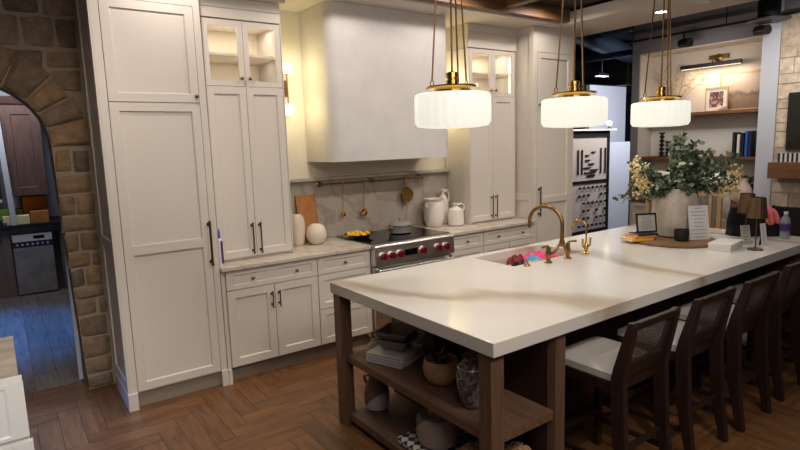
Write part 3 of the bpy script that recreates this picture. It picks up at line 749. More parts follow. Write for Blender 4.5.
# ------------------------------------------------------------------ bar stools
def make_stool():
    t = thing('bar_stool', '', 'bar stool', (0, 0, 0), group='bar stools along the island')
    hw = .205
    def side(s):
        x0, x1 = (hw-.038, hw) if s > 0 else (-hw, -hw+.038)
        out = [(-.055, 0), (-.012, 0), (.055, .30), (.075, .60), (.06, .68), (-.012, .925), (-.045, .93), (-.05, .915), (-.005, .68), (.0, .60), (-.015, .3)]
        return MB().prism(out, x0, x1, 'x')
    for s in (-1, 1): side(s).build('rear_leg', 'espresso', t, .005)
    for s in (-1, 1):
        x = s*(hw-.02)
        mb = MB(); mb.hexa([(x-.016, .385, 0), (x+.016, .385, 0), (x+.016, .417, 0), (x-.016, .417, 0), (x-.02, .375, .6), (x+.02, .375, .6), (x+.02, .42, .6), (x-.02, .42, .6)]); mb.build('front_leg', 'espresso', t, .003)
    mb = MB(); mb.box(-hw+.03, hw-.03, .05, .075, .55, .605); mb.box(-hw+.04, hw-.04, .385, .41, .55, .605)
    for s in (-1, 1): mb.box(s*(hw-.02)-.012, s*(hw-.02)+.012, .06, .39, .55, .605)
    mb.build('seat_frame', 'espresso', t, .003)
    # cushion
    mb = MB(); n = 10; vs = []
    for j in range(n+1):
        for i in range(n+1):
            u, v = i/n*2-1, j/n*2-1; e = (1-abs(u)**5)*(1-abs(v)**5)
            vs.append((u*.192*(1-.02*(1-e)), .245+v*.19, .64+.04*e**.4))
    mb.add(vs, [(j*(n+1)+i, j*(n+1)+i+1, (j+1)*(n+1)+i+1, (j+1)*(n+1)+i) for j in range(n) for i in range(n)])
    mb.box(-.19, .19, .057, .433, .607, .642)
    mb.build('seat_cushion', 'seat', t, smooth=True)
    def yy(z): return .06-.072*(z-.68)/.245
    def slab(za, zb, th, e=.0): return MB().hexa([(-hw+.037, yy(za)-.04-e, za), (hw-.037, yy(za)-.04-e, za), (hw-.037, yy(za)-.04+th, za), (-hw+.037, yy(za)-.04+th, za), (-hw+.037, yy(zb)-.04-e, zb), (hw-.037, yy(zb)-.04-e, zb), (hw-.037, yy(zb)-.04+th, zb), (-hw+.037, yy(zb)-.04+th, zb)])
    slab(.885, .928, .028).build('top_rail', 'espresso', t, .004)
    slab(.61, .70, .022).build('lower_rail', 'espresso', t, .003)
    mb = MB(); n = 26
    for k in range(n+1):
        x = -hw+.04+(2*hw-.08)*k/n
        mb.hexa([(x-.0022, yy(.70)-.028, .70), (x+.0022, yy(.70)-.028, .70), (x+.0022, yy(.70)-.026, .70), (x-.0022, yy(.70)-.026, .70), (x-.0022, yy(.885)-.028, .885), (x+.0022, yy(.885)-.028, .885), (x+.0022, yy(.885)-.026, .885), (x-.0022, yy(.885)-.026, .885)])
    for k in range(16):
        zz = .706+k*.0115; y_ = yy(zz)-.0265
        mb.box(-hw+.038, hw-.038, y_, y_+.002, zz-.0022, zz+.0022)
    mb.build('cane_back', 'stool_cane', t)
    MB().box(-hw+.03, hw-.03, .39, .41, .20, .235).build('stretcher', 'espresso', t, .002); MB().box(-hw+.03, hw-.03, .015, .035, .24, .27).build('stretcher', 'espresso', t, .002)
    for s in (-1, 1):
        mb = MB(); mb.box(s*(hw-.02)-.01, s*(hw-.02)+.01, .03, .395, .15, .18); mb.build('stretcher', 'espresso', t, .002)
    return t
st = make_stool()
SL = ['nearest dark wood bar stool with cane back, beside the open island shelves',
      'dark wood cane-back bar stool, second from the open island shelves',
      'dark wood cane-back bar stool, third from the open island shelves',
      'dark wood cane-back bar stool, fourth from the open shelves, by the right edge',
      'farthest dark wood bar stool, almost out of view at the right edge']
for i, (x, y, a) in enumerate(((2.50, 1.435, 0), (3.10, 1.435, 0), (3.665, 1.425, 0), (4.28, 1.44, 0), (4.86, 1.44, 0))):
    o = st if i == 0 else copy_tree(st)
    o.location = (x, y, 0); o.rotation_euler.z = a; o['label'] = SL[i]

# ------------------------------------------------------------------ things on the island shelves
def clay(name, prof, c, mats, label, cat, split=None):
    """two-tone pot: profile rings below split height use the second material"""
    mb = MB(); mb.lathe(prof, c, 32)
    return mb, tag(mb.build(name, mats, None, smooth=True), label, cat)
zs1, zs2 = .0865, .4765
t = thing('two_tone_jug', 'small jug in grey and white glaze on the lower shelf, left end', 'jug', (1.86, 2.83, zs1))
m = bpy.data.materials.new('diagonal_glaze'); m = mat('diagonal_glaze', rgb(150, 128, 112), .6)
tc = nd(m, 'ShaderNodeTexCoord'); vm = nd(m, 'ShaderNodeVectorMath', operation='DOT_PRODUCT'); vm.inputs[1].default_value = (.0, 3.2, 3.0)
lk(m, tc.outputs['Object'], vm.inputs[0])
bc(m, ramp(m, vm.outputs['Value'], [(.33, rgb(212, 204, 198)), (.345, rgb(136, 116, 102))])); M['diag'] = m
prof = [(.055, 0), (.074, .01), (.083, .06), (.08, .12), (.063, .175), (.047, .205), (.043, .22), (.05, .235), (.043, .235), (.036, .215)]
mb = MB(); mb.lathe(prof, (1.84, 2.90, zs1), 32); mb.build('jug_body', 'diag', t, smooth=True)
for s in (-1, 1):
    mb = MB(); mb.tube([(1.84-.03*s, 2.90+.035*s, zs1+.215), (1.84-.045*s, 2.90+.07*s, zs1+.21), (1.84-.043*s, 2.90+.075*s, zs1+.18), (1.84-.036*s, 2.90+.056*s, zs1+.16)], .009, 8); mb.build('handle', 'taupe', t, smooth=True)
mb = MB(); mb.box(1.68, 2.04, 2.04, 2.46, zs1, zs1+.045)
tag(mb.build('checked_cushion', 'check', None, .02, seg=4), 'black and white checked cushion under the wide pot on the lower shelf', 'cushion')
m = mat('diagonal_glaze_wide', rgb(150, 128, 112), .6)
tc = nd(m, 'ShaderNodeTexCoord'); vm = nd(m, 'ShaderNodeVectorMath', operation='DOT_PRODUCT'); vm.inputs[1].default_value = (0, 2.4, 2.6)
lk(m, tc.outputs['Object'], vm.inputs[0]); bc(m, ramp(m, vm.outputs['Value'], [(.40, rgb(176, 162, 152)), (.415, rgb(126, 106, 94))])); M['diag2'] = m
t = thing('wide_pot', 'wide two-tone pot with narrow neck, on the checked cushion', 'pot', (1.86, 2.25, zs1+.047))
mb = MB(); mb.lathe([(.085, 0), (.110, .012), (.122, .06), (.120, .14), (.108, .165), (.060, .175), (.054, .19), (.054, .25), (.06, .262), (.05, .262), (.045, .19)], (1.83, 2.26, zs1+.047), 36); mb.build('pot_body', 'diag2', t, smooth=True)
def bobble(x, y, r, lab, sd):
    mb = MB(); rr = random.Random(sd)
    for i in range(240):
        d = Vector((rr.gauss(0, 1), rr.gauss(0, 1), rr.gauss(0, 1))).normalized()
        mb.sphere((x+d.x*r*.88, y+d.y*r*.88, zs1+r+d.z*r*.88), r*.12, 5)
    mb.sphere((x, y, zs1+r), r*.9, 12)
    return tag(mb.build('woven_ball', 'terra', None), lab, 'ball', 'shaggy brown balls on the lower shelf')
bobble(1.80, 1.935, .095, 'shaggy brown ball on the lower shelf, left of the near post', 1)
bobble(1.95, 1.79, .10, 'shaggy brown ball on the lower shelf, right of the near post', 2)
# upper shelf
PL = [1.86, 2.70]
for i in range(4):
    mb = MB(); mb.box(PL[0]-.13, PL[0]+.13, PL[1]-.13, PL[1]+.13, zs2+i*.0175, zs2+i*.0175+.013); mb.rot(.35+.03*i, PL)
    tag(mb.build('square_plate', 'white', None, .004), ('bottom', 'second lowest', 'second highest', 'top')[i]+' white square plate of the stack on the upper shelf', 'plate', 'square plates stacked on the upper shelf')
for i in range(2):
    zb = zs2+.068+i*.045; q = .085; h = .07
    mb = MB(); a, b = q*.78, q+.012; w_ = .008
    def sq(r, z): return [(PL[0]+.02-r, PL[1]+.0-r, z), (PL[0]+.02+r, PL[1]-r, z), (PL[0]+.02+r, PL[1]+r, z), (PL[0]+.02-r, PL[1]+r, z)]
    V = sq(a, zb)+sq(b+.012, zb+h)+sq(b+.004, zb+h)+sq(a-.01, zb+.012)
    F = [(3, 2, 1, 0)]+[(k+4*j, (k+1) % 4+4*j, (k+1) % 4+4*j+4, k+4*j+4) for j in range(3) for k in range(4)]+[(12, 13, 14, 15)]
    mb.add(V, F); mb.rot(.5, (PL[0]+.02, PL[1]))
    tag(mb.build('square_bowl', 'grey_enamel', None, .002), ('lower' if i == 0 else 'upper')+' grey square bowl nested on the plate stack', 'bowl', 'grey square bowls on the plates')
t = thing('bud_vase', 'small cream flower pot with blossoms at the left end of the upper shelf', 'flower pot', (1.84, 2.93-.02, zs2))
mb = MB(); mb.lathe([(.022, 0), (.03, .01), (.032, .04), (.026, .05), (.02, .045)], (1.84, 2.915, zs2), 20); mb.build('pot_body', 'ceramic_w', t, smooth=True)
mb = MB(); rr = random.Random(9)
for i in range(22):
    d = Vector((rr.uniform(-1, 1), rr.uniform(-1, 1), rr.uniform(-.3, 1)))*.038
    mb.sphere((1.84+d.x, 2.915+d.y, zs2+.075+d.z), .011, 6, (1, 1, .6))
mb.build('blossoms', 'flower', t)
t = thing('clay_bowl', 'round tan clay bowl with a black sprig, middle of the upper shelf', 'bowl', (1.87, 2.27, zs2))
mb = MB(); mb.lathe([(.045, 0), (.07, .01), (.094, .05), (.10, .09), (.094, .135), (.088, .142), (.083, .135), (.09, .09), (.065, .02), (.001, .015)], (1.85, 2.25, zs2), 36); mb.build('bowl_body', 'terra', t, smooth=True)
mb = MB()
for k, (dx, dy, dz) in enumerate(((.02, -.02, .20), (-.03, -.09, .18), (.06, -.05, .2), (-.02, .08, .17), (.05, .02, .19))):
    dx, dy = dx*.8, dy*.8; mb.tube([(1.85, 2.25, zs2+.03), (1.85+dx*.6, 2.25+dy*.6, zs2+dz*.9), (1.85+dx*1.2, 2.25+dy*1.2, zs2+dz)], .004, 6)
    for q in range(5): mb.sphere((1.85+dx*(.5+.16*q), 2.25+dy*(.5+.16*q), zs2+dz*(.86+.03*q)), .014, 6, (1, 1, .5))
mb.build('sprig', 'black', t)
t = thing('mottled_jar', 'tall mottled dark glass jar next to the near post on the upper shelf', 'jar', (1.86, 1.90, zs2))
mb = MB(); mb.lathe([(.045, 0), (.055, .01), (.078, .1), (.082, .16), (.07, .21), (.048, .235), (.044, .25), (.052, .262), (.044, .262), (.036, .24)], (1.80, 1.945, zs2), 32); mb.build('jar_body', 'mosaic', t, smooth=True)
mb = MB(); mb.tube([(1.80+.073*math.cos(a), 1.945+.073*math.sin(a), zs2+.207) for a in [2*PI*k/24 for k in range(25)]], .004, 6); mb.build('wire_band', 'steel', t, smooth=True)
mb = MB(); mb.box(1.93, 2.05, 2.42, 2.50, zs2, zs2+.22); mb.rot(.1, (1.99, 2.46))
tag(mb.build('dark_box', 'black', None, .003), 'black upright box behind the plates on the upper shelf', 'box')

# ------------------------------------------------------------------ things on the island top
zt = ZT+.001
cx, cy = 4.37, 2.33
mb = MB(); mb.lathe([(.30, 0), (.315, .004), (.315, .018), (.305, .022)], (cx, cy, zt), 48)
tag(mb.build('wooden_tray', 'traywood', None, smooth=True), 'round wooden board under the concrete vase on the island', 'tray')
z2 = zt+.0235
mb = MB(); mb.lathe([(.135, 0), (.155, .01), (.170, .10), (.178, .22), (.178, .31), (.162, .36), (.13, .385), (.118, .395), (.105, .388), (.115, .35), (.10, .3)], (4.53, 2.41, z2), 44)
for i in range(len(mb.v)):
    x, y, zz = mb.v[i]; n = 1+.03*noise.noise(Vector((x*5, y*5, zz*5))); mb.v[i] = (4.53+(x-4.53)*n, 2.41+(y-2.41)*n, zz)
tag(mb.build('concrete_vase', 'concrete', None, smooth=True), 'big rough concrete vase full of greenery on the island', 'vase')
# foliage
arr = thing('foliage_arrangement', 'spreading arrangement of eucalyptus and cream blossoms in the concrete vase', 'flower arrangement', (4.53, 2.41, z2+.34))
rr = random.Random(21); C0 = Vector((4.53, 2.41, z2+.36))
fwd = Vector((.574, .806, 0)).normalized(); rt = Vector((.811, -.584, 0)).normalized()
def leaf(mb, p, d, L, W):
    d = d.normalized(); s_ = d.cross(Vector((rr.gauss(0, 1), rr.gauss(0, 1), rr.gauss(0, 1)))).normalized(); nrm = d.cross(s_)
    pts = [(0, 0), (.25, .38), (.55, .5), (.85, .3), (1, 0), (.85, -.3), (.55, -.5), (.25, -.38)]
    vs = [p+d*(a*L)+s_*(b*W)+nrm*(.12*L*math.sin(a*PI)*(1-abs(b))) for a, b in pts]
    mb.add(vs, [tuple(range(8))])
def branch(dx, dy, dz, bend, L, nl, sz=.036, fl=False):
    mb = MB(); d = (rt*dx+fwd*dy+Vector((0, 0, dz))); pts = []
    base_ = C0+Vector((rr.uniform(-.05, .05), rr.uniform(-.05, .05), -.22))
    tip = C0+d; mid = C0+d*.45+Vector((0, 0, bend))
    for k in range(9):
        u = k/8; pts.append(base_*(1-u)**3+3*C0*(1-u)**2*u+3*mid*(1-u)*u*u+tip*u**3)
    mb.tube(pts, [.004*(1-.7*k/8) for k in range(9)], 5)
    b = mb.build('branch', 'stem', arr)
    lf = MB()
    for k in range(nl):
        u = rr.uniform(.3, 1); i = min(int(u*8), 7); f = u*8-i
        p = pts[i].lerp(pts[i+1], f); t_ = (pts[i+1]-pts[i]).normalized()
        dd = t_*.5+Vector((rr.gauss(0, 1), rr.gauss(0, 1), rr.gauss(0, .8))).normalized()
        leaf(lf, p+dd*.01, dd, sz*rr.uniform(.8, 1.5), sz*rr.uniform(.6, .95))
    lf.build('leaves', 'leaf', b)
    return tip
for a in ((-.42, .0, .05, .08), (-.50, .05, -.05, .1), (-.38, -.1, .22, .1), (-.34, .1, .24, .05), (-.05, -.15, .42, .1), (.05, .05, .46, .1), (.0, .1, .36, .1), (.12, -.1, .40, .1),
          (.2, .1, .36, .1), (.28, -.05, .33, .1), (.36, .1, .25, .1), (.44, 0, .16, .12), (.50, -.1, .30, .08), (.40, -.15, .08, .1), (.3, .2, .1, .12), (-.25, -.2, .08, .1), (.15, -.22, .1, .1), (-.1, -.2, .12, .1), (.1, .1, .2, .1), (-.3, .1, .12, .1), (.25, -.15, .22, .1), (0, -.18, .25, .1), (.05, -.1, .3, .1), (.18, .0, .26, .1), (-.02, .0, .2, .1), (-.2, -.12, .0, .06), (.2, -.15, .02, .06), (.0, -.2, .03, .05), (-.32, -.1, -.03, .08), (.36, .0, .02, .08), (.1, -.15, .12, .05)):
    branch(a[0]*.92, a[1], a[2], a[3], .4, 78, .042)
for (dx, dy, dz) in ((-.36, -.05, .22), (-.33, -.05, .13), (-.31, -.05, .05), (.40, -.14, .14), (.37, -.16, .05), (.36, -.12, -.0)):
    mb = MB(); c = C0+rt*dx+fwd*dy+Vector((0, 0, dz))
    mb.tube([C0+Vector((0, 0, -.15)), C0+(c-C0)*.5+Vector((0, 0, .04)), c], .003, 5)
    b = mb.build('flower_stem', 'stem', arr)
    mb = MB()
    for i in range(60):
        q = c+Vector((rr.gauss(0, .028), rr.gauss(0, .028), rr.gauss(0, .034))); mb.sphere(q, rr.uniform(.006, .012), 6)
    mb.build('blossoms', 'flower', b)
# books on the tray
r_ = math.atan2(-.584, .811)+.25
def oriented(c, w, d, z0, z1, ang): return MB().box(c[0]-w/2, c[0]+w/2, c[1]-d/2, c[1]+d/2, z0, z1).rot(ang, c)
bk = [('yellow', 'yellow-covered paperback at the bottom of the pile beside the framed card', (4.135, 2.505), .20, .15, 0, .018),
      ('orange', 'orange and grey magazine on the pile of books in front of the framed card', (4.165, 2.49), .19, .14, .019, .016), ('navy', 'dark blue book on top of the pile on the wooden board', (4.19, 2.485), .18, .13, .036, .014)]
for m_, lab, c, w_, d_, za, h_ in bk:
    t = thing('book', lab, 'book', (c[0], c[1], z2+za), group='books beside the framed card')
    oriented(c, w_, d_, z2+za, z2+za+.002, r_).build('cover', m_, t); oriented(c, w_, d_, z2+za+h_-.002, z2+za+h_, r_).build('cover', m_, t)
    oriented(c, w_-.006, d_-.006, z2+za+.0021, z2+za+h_-.0021, r_).build('pages', 'paper', t)
    e_ = Vector((math.sin(r_), -math.cos(r_))); oriented((c[0]+e_.x*d_*.5, c[1]+e_.y*d_*.5), w_, .003, z2+za, z2+za+h_, r_).build('spine', m_, t)
def leaning(name, c, w, h, z, lab, cat, ang, frame, face, th=.008, lines=0, foot=True):
    t = thing(name, lab, cat, (c[0], c[1], z))
    u = Vector((math.cos(ang), math.sin(ang), 0)); n = Vector((math.sin(ang), -math.cos(ang), 0)); k = Vector((0, 0, 1))*.985-n*.17
    P = Vector((c[0], c[1], z))
    def pn(x0, x1, z0, z1, d0, d1): return MB().hexa([P+u*x+k*zz+n*d for (zz, x, d) in ((z0, x0, d1), (z0, x1, d1), (z0, x1, d0), (z0, x0, d0), (z1, x0, d1), (z1, x1, d1), (z1, x1, d0), (z1, x0, d0))])
    b = .012 if frame else 0
    if frame:
        mb = MB()
        for a in ((-w/2, w/2, 0, b), (-w/2, w/2, h-b, h), (-w/2, -w/2+b, b, h-b), (w/2-b, w/2, b, h-b)):
            q = pn(*a, 0, th+.004); mb.add(q.v, q.f)
        mb.build('frame', frame, t)
    pn(-w/2+b, w/2-b, b, h-b, 0, th).build('card', face, t)
    mb = MB(); rq = random.Random(int(w*1000))
    for i in range(lines):
        zz = h-b-.02-(h-2*b-.04)*i/max(lines-1, 1); ww = (w/2-b-.015)*rq.uniform(.5, .95)
        q = pn(-ww, ww, zz-.0015, zz+.0015, th, th+.0006); mb.add(q.v, q.f)
    if lines: mb.build('printed_lines', 'ink', t)
    if foot:
        mb = MB(); b0 = P-n*(.17*h*.75)+k*0; mb.hexa([P+u*x+k*zz-n*d for (x, zz, d) in ((-.01, h*.7, .0), (.01, h*.7, 0), (.01, h*.7, .003), (-.01, h*.7, .003))]+[tuple((P+u*x-n*(.17*h*.7+d)-n*.02)) for (x, d) in ((-.01, 0), (.01, 0), (.01, .003), (-.01, .003))]) ; mb.build('strut', 'black', t)
    return t
leaning('framed_card', (4.225, 2.475), .175, .155, z2+.052, 'small black-framed card standing on the pile of books', 'picture frame', r_-.1, 'black', 'card', lines=7)
leaning('acrylic_sign', (4.46, 2.165), .165, .27, z2, 'white printed notice standing in front of the concrete vase', 'sign', r_-.15, None, 'paper', .005, 9)
t = thing('candle', 'black ribbed candle cup on the wooden board', 'candle', (4.315, 2.235, z2))
mb = MB(); mb.lathe([(.04, 0), (.05, .008), (.055, .05), (.054, .09), (.048, .09), (.046, .07), (.001, .07)], (4.315, 2.235, z2), 36, 'z', .015, 18); mb.build('cup', 'black', t, smooth=True)
mb = MB(); mb.tube([(4.315, 2.235, z2+.07), (4.315, 2.235, z2+.085)], .0015, 5); mb.build('wick', 'paper', t)
mb = MB(); mb.box(4.155, 4.195, 2.165-.02, 2.165+.02, zt, zt+.012); mb.rot(.5, (4.175, 2.165))
o = tag(mb.build('crumpled_tissue', 'paper', None, .005, seg=3), 'small crumpled white tissue in front of the wooden board', 'tissue')
t = thing('white_box', 'flat white box lying near the table lamps on the island', 'box', (4.36, 1.935, zt))
a = -.05
def ob(x0, x1, y0, y1, z0, z1): return MB().box(x0, x1, y0, y1, z0, z1).rot(.12, (4.36, 1.935))
ob(4.21, 4.49, 1.845, 1.995, zt, zt+.034).build('tray', 'paper', t, .002)
ob(4.207, 4.493, 1.842, 1.998, zt+.0345, zt+.054).build('lid', 'white', t, .002)
ob(4.4932, 4.494, 1.87, 1.92, zt+.036, zt+.05).build('label_mark', 'navy', t)
ob(4.42, 4.46, 1.8415, 1.8419, zt+.038, zt+.050).build('label_mark', 'blueplastic', t)
mb = MB(); mb.box(4.70, 4.90, 2.10, 2.28, zt, zt+.004); mb.rot(-.3, (4.8, 2.2))
tag(mb.build('paper_sheet', 'paper', None), 'white paper lying on the island behind the table lamps', 'paper')
def lamp(x, y, lab):
    t = thing('table_lamp', lab, 'lamp', (x, y, zt), group='cordless bronze table lamps')
    mb = MB(); mb.lathe([(.052, 0), (.052, .006), (.045, .010), (.008, .012)], (x, y, zt), 28); mb.build('base', 'bronze', t, smooth=True)
    mb = MB(); mb.tube([(x, y, zt+.01), (x, y, zt+.26)], .005, 10); mb.build('pole', 'bronze', t, smooth=True)
    mb = MB(); mb.lathe([(.065, 0), (.049, .15), (.047, .15), (.063, 0)], (x, y, zt+.235), 72, 'z', .02, 18); mb.build('lamp_shade', 'lambshade', t, smooth=True)
lamp(4.445, 1.755, 'ribbed bronze table lamp nearer the front edge of the island')
lamp(4.70, 1.93, 'ribbed bronze table lamp farther back, beside the first lamp')
leaning('price_card', (4.60, 1.88), .085, .15, zt, 'grey and white printed card standing between the two table lamps', 'card', r_, None, 'card', .003, 6)
leaning('price_card', (4.64, 1.77), .05, .17, zt, 'narrow pale card standing right of the table lamps', 'card', r_, None, 'paper', .003, 8)
t = thing('water_bottle', 'clear plastic water bottle with a blue label at the island right end', 'bottle', (5.06, 1.79, zt))
mb = MB(); mb.lathe([(.03, 0), (.035, .006), (.034, .06), (.035, .14), (.03, .165), (.014, .19), (.0135, .2)], (5.06, 1.79, zt), 28); mb.build('bottle_body', 'water', t, smooth=True)
mb = MB(); mb.lathe([(.0358, .065), (.0358, .125)], (5.06, 1.79, zt), 28); mb.build('label_band', 'purple', t, smooth=True)
mb = MB(); mb.lathe([(.0155, .2), (.0155, .218)], (5.06, 1.79, zt), 20); mb.build('cap', 'paper', t, smooth=True)
# bag
t = thing('tote_bag', 'black cloth bag with a coral cloth hanging out, at the island right end', 'bag', (5.02, 2.12, zt))
def blob(c, r, sc, jit, seed): return MB().sphere(c, r, 22, sc, jit, seed)
bb = MB(); n = 18; vs = []; u_ = Vector((.70, -.71, 0)); w_ = Vector((.71, .70, 0)); bc_ = Vector((5.10, 2.04, zt))
for j in range(9):
    v = j/8; hw_, dp = .205*(1-.10*v), .10*(1-.55*v)
    for i in range(n):
        a = 2*PI*i/n; cs, sn = math.cos(a), math.sin(a)
        ex = math.copysign(abs(cs)**.5, cs)*hw_; ey = math.copysign(abs(sn)**.6, sn)*dp
        nn_ = noise.noise(Vector((ex*9, ey*9+3, v*3)))*.02
        vs.append(tuple(bc_+u_*(ex+nn_)+w_*(ey+nn_)+Vector((0, 0, v*(.235+.035*noise.noise(Vector((ex*7, 1, 2))))))))
bb.add(vs, [(j*n+i, j*n+(i+1) % n, (j+1)*n+(i+1) % n, (j+1)*n+i) for j in range(8) for i in range(n)]+[tuple(range(n)), tuple(8*n+i for i in range(n))])
bb.build('bag_body', 'blackcloth', t, smooth=True)
mb = MB()
for k in (-1, 1): mb.tube([bc_+u_*(k*.13)+w_*-.05+Vector((0, 0, .22)), bc_+u_*(k*.11)+w_*-.09+Vector((0, 0, .255)), bc_+u_*(k*.04)+w_*-.10+Vector((0, 0, .18))], .008, 6)
mb.build('strap', 'blackcloth', t, smooth=True)
# coral scarf out of the bag
mb = MB(); n = 12; vs = []
for j in range(n+1):
    for i in range(7):
        u = i/6-.5; v = j/n
        p = bc_+u_*(.05+.11*u+.05*v)-w_*(.075+.045*math.sin(v*2)+.01*math.sin(i*2.5))+Vector((0, 0, .245-.14*v*v+.012*math.sin(u*9)))
        vs.append(tuple(p))
mb.add(vs, [(j*7+i, j*7+i+1, (j+1)*7+i+1, (j+1)*7+i) for j in range(n) for i in range(6)])
o = tag(mb.build('coral_cloth', 'coral', None, smooth=True), 'coral pink cloth spilling from the black bag', 'cloth'); so = o.modifiers.new('s', 'SOLIDIFY'); so.thickness = .006

# ------------------------------------------------------------------ pendants
def make_pendant():
    t = thing('pendant_light', '', 'pendant light', (0, 0, 0), group='drum pendants over the island')
    mb = MB(); R = .205
    prof = [(.05, .0), (R*.62, .0), (R*.93, .008), (R, .03), (R*1.0, .160), (R*.985, .176), (R*.93, .182), (.06, .184)]
    mb.lathe(prof, (0, 0, 0), 144, 'z', .010, 26); mb.build('lamp_shade', 'shade', t, smooth=True, keep=True)
    mb = MB(); mb.lathe([(.10, .185), (.10, .2), (.140, .206), (.143, .214), (.137, .221), (.08, .224), (.04, .228)], (0, 0, 0), 40); ring = mb.build('ring_plate', 'gold', t, smooth=True, keep=True)
    mb = MB(); mb.lathe([(.034, .2285), (.034, .252), (.027, .254), (.027, .264), (.034, .266), (.034, .29), (.02, .296), (.006, .3)], (0, 0, 0), 24); mb.build('finial', 'gold', t, smooth=True, keep=True)
    mb = MB(); mb.tube([(0, 0, .3005), (0, 0, 1.2)], .0055, 10); mb.build('stem', 'rodmetal', t, smooth=True, keep=True)
    for k in range(3):
        a = 2*PI/3*k+math.radians(125); c, s = math.cos(a), math.sin(a)
        mb = MB(); mb.tube([(.112*c, .112*s, .255), (.045*c, .045*s, 1.20)], .0048, 8)
        rod = mb.build('rod', 'rodmetal', t, smooth=True, keep=True)
        mb = MB(); mb.tube([(.112*c+.010*math.cos(b)*c, .112*s+.010*math.cos(b)*s, .242+.016*math.sin(b)) for b in [2*PI*q/12 for q in range(13)]], .003, 6); mb.build('link', 'brass', rod, smooth=True, keep=True)
    mb = MB(); mb.lathe([(.07, 1.19), (.075, 1.20), (.075, 1.245)], (0, 0, 0), 32); mb.build('canopy', 'brass', t, smooth=True, keep=True)
    L = bpy.data.lights.new('pendant_glow', 'AREA'); L.shape = 'DISK'; L.size = .36; L.energy = 1.4; L.color = (1, .93, .82)
    lo = bpy.data.objects.new('pendant_glow', L); COL.objects.link(lo); lo.parent = t; lo.location = (0, 0, -.01)
    return t
pd = make_pendant()
PLB = ['lit white glass drum pendant, leftmost of the three over the island', 'lit white glass drum pendant, middle of the three over the island', 'lit white glass drum pendant, rightmost of the three, in front of the wall niche']
for i, x in enumerate((2.035, 3.075, 4.11)):
    o = pd if i == 0 else copy_tree(pd)
    o.location = (x, 2.33, 1.86-.004*i); o['label'] = PLB[i]

# ------------------------------------------------------------------ right side: shop wall with niche
XN = 7.4
mb = MB()
struct('wall_right', MB().box(XN, XN+.4, 4.52, 4.63, 0, 3.6), 'greywall'); struct('wall_right', MB().box(XN, XN+.4, 2.975, 4.52, 2.91, 3.6), 'greywall')
struct('wall_right', MB().box(XN+.34, XN+.4, 2.975, 4.52, .0, 2.91), 'greywall'); struct('wall_right', MB().box(XN, XN+.4, -.6, 2.975, 0, 3.6), 'greywall')
struct('trim_9', MB().box(XN+.32, XN+.338, 2.98, 4.515, .93, 2.905), 'niche'); struct('trim_11', MB().box(XN+.002, XN+.3195, 4.50, 4.518, .93, 2.905), 'niche'); struct('trim_12', MB().box(XN+.002, XN+.3195, 2.98, 4.499, 2.89, 2.908), 'niche')
struct('trim_13', MB().box(XN+.312, XN+.3195, 2.985, 4.497, 1.5005, 1.85), 'white')
mb = MB(); mb.box(XN-.055, XN-.002, 2.775, 2.96, 0, 3.4)
struct('trim_10', mb, 'greyblue', .004)
# pale stone chimney breast
mb = MB(); mb.cur = 1; mb.box(XN-.04, XN-.002, 1.6, 2.773, 0, 3.12); mb.cur = 0
r2 = random.Random(11); z = 0
while z < 3.1:
    h = r2.uniform(.10, .2); y = 2.765
    while y > 1.62:
        w_ = min(r2.uniform(.14, .34), y-1.6)
        mb.box(XN-.052-r2.random()*.008, XN-.038, y-w_+.005, y-.005, z+.005, min(z+h, 3.12)-.005); y -= w_
    z += h
struct('wall_chimney', mb, ['travertine', 'mortar_pale'])
mb = MB(); mb.box(XN-.30, XN-.062, 1.5, 2.73, 1.27, 1.45)
tag(mb.build('mantel_beam', 'mantel', None, .006), 'thick brown wood mantel beam on the pale stone wall at right', 'mantel')
t = thing('television', 'black television mounted on the pale stone wall above the mantel', 'television', (XN-.1, 2.0, 1.9))
mb = MB(); mb.box(XN-.10, XN-.0605, 1.3, 2.64, 1.58, 2.22); mb.build('casing', 'black', t, .004)
mb = MB(); mb.box(XN-.1025, XN-.1005, 1.32, 2.62, 1.6, 2.2); mb.build('screen', 'blackglass', t)
t = thing('striped_box', 'black and white striped box on the right mantel', 'box', (XN-.2, 2.4, 1.451))
for i in range(18):
    mb = MB(); y0 = 2.65-i*.022; mb.box(XN-.25, XN-.13, y0-.022, y0, 1.4515, 1.551); mb.build('stripe', 'paper' if i % 2 else 'black', t)
t = thing('fireplace', 'dark firebox opening in the pale stone wall at the right edge', 'fireplace', (XN-.06, 2.1, 0))
mb = MB(); mb.box(XN-.075, XN-.061, 1.5, 2.66, 0, .93); mb.build('opening', 'black', t)
# niche joinery
def nbox(name, a, m, lab, cat, bev=.003):
    return tag(MB().box(*a).build(name, m, None, bev), lab, cat)
nbox('wall_shelf', (XN+.02, XN+.318, 2.99, 4.495, 2.035, 2.075), 'mantel', 'brown wooden upper shelf in the lit wall niche', 'shelf')
nbox('wall_shelf', (XN+.02, XN+.318, 2.99, 4.495, 1.465, 1.50), 'mantel', 'brown wooden lower shelf of the wall niche, below the candlesticks', 'shelf')
t = thing('niche_cabinet', 'low white cabinets with dark knobs below the wall niche', 'cabinet', (XN+.1, 3.75, 0))
mb = MB(); mb.box(XN-.16, XN+.31, 2.985, 4.50, .0, .885); mb.build('carcass', 'cab', t)
mb = MB(); mb.box(XN-.19, XN+.315, 2.97, 4.51, .886, .925); mb.build('top', 'mantel', t, .003)
for i in range(3):
    y1 = 4.49-i*.5
    s = shaker(0, .49, .12, .87, 0, .02, .05)
    s.v = [(XN-.182+y_, y1-x_, z_) for x_, y_, z_ in s.v]
    d = s.build('door', 'cab', t)
    mb = MB(); mb.lathe([(.006, 0), (.006, -.014), (.014, -.02), (.014, -.03)], (XN-.182, y1-(.45 if i % 2 == 0 else .04), .80), 12, 'x'); mb.build('knob', 'black', d)
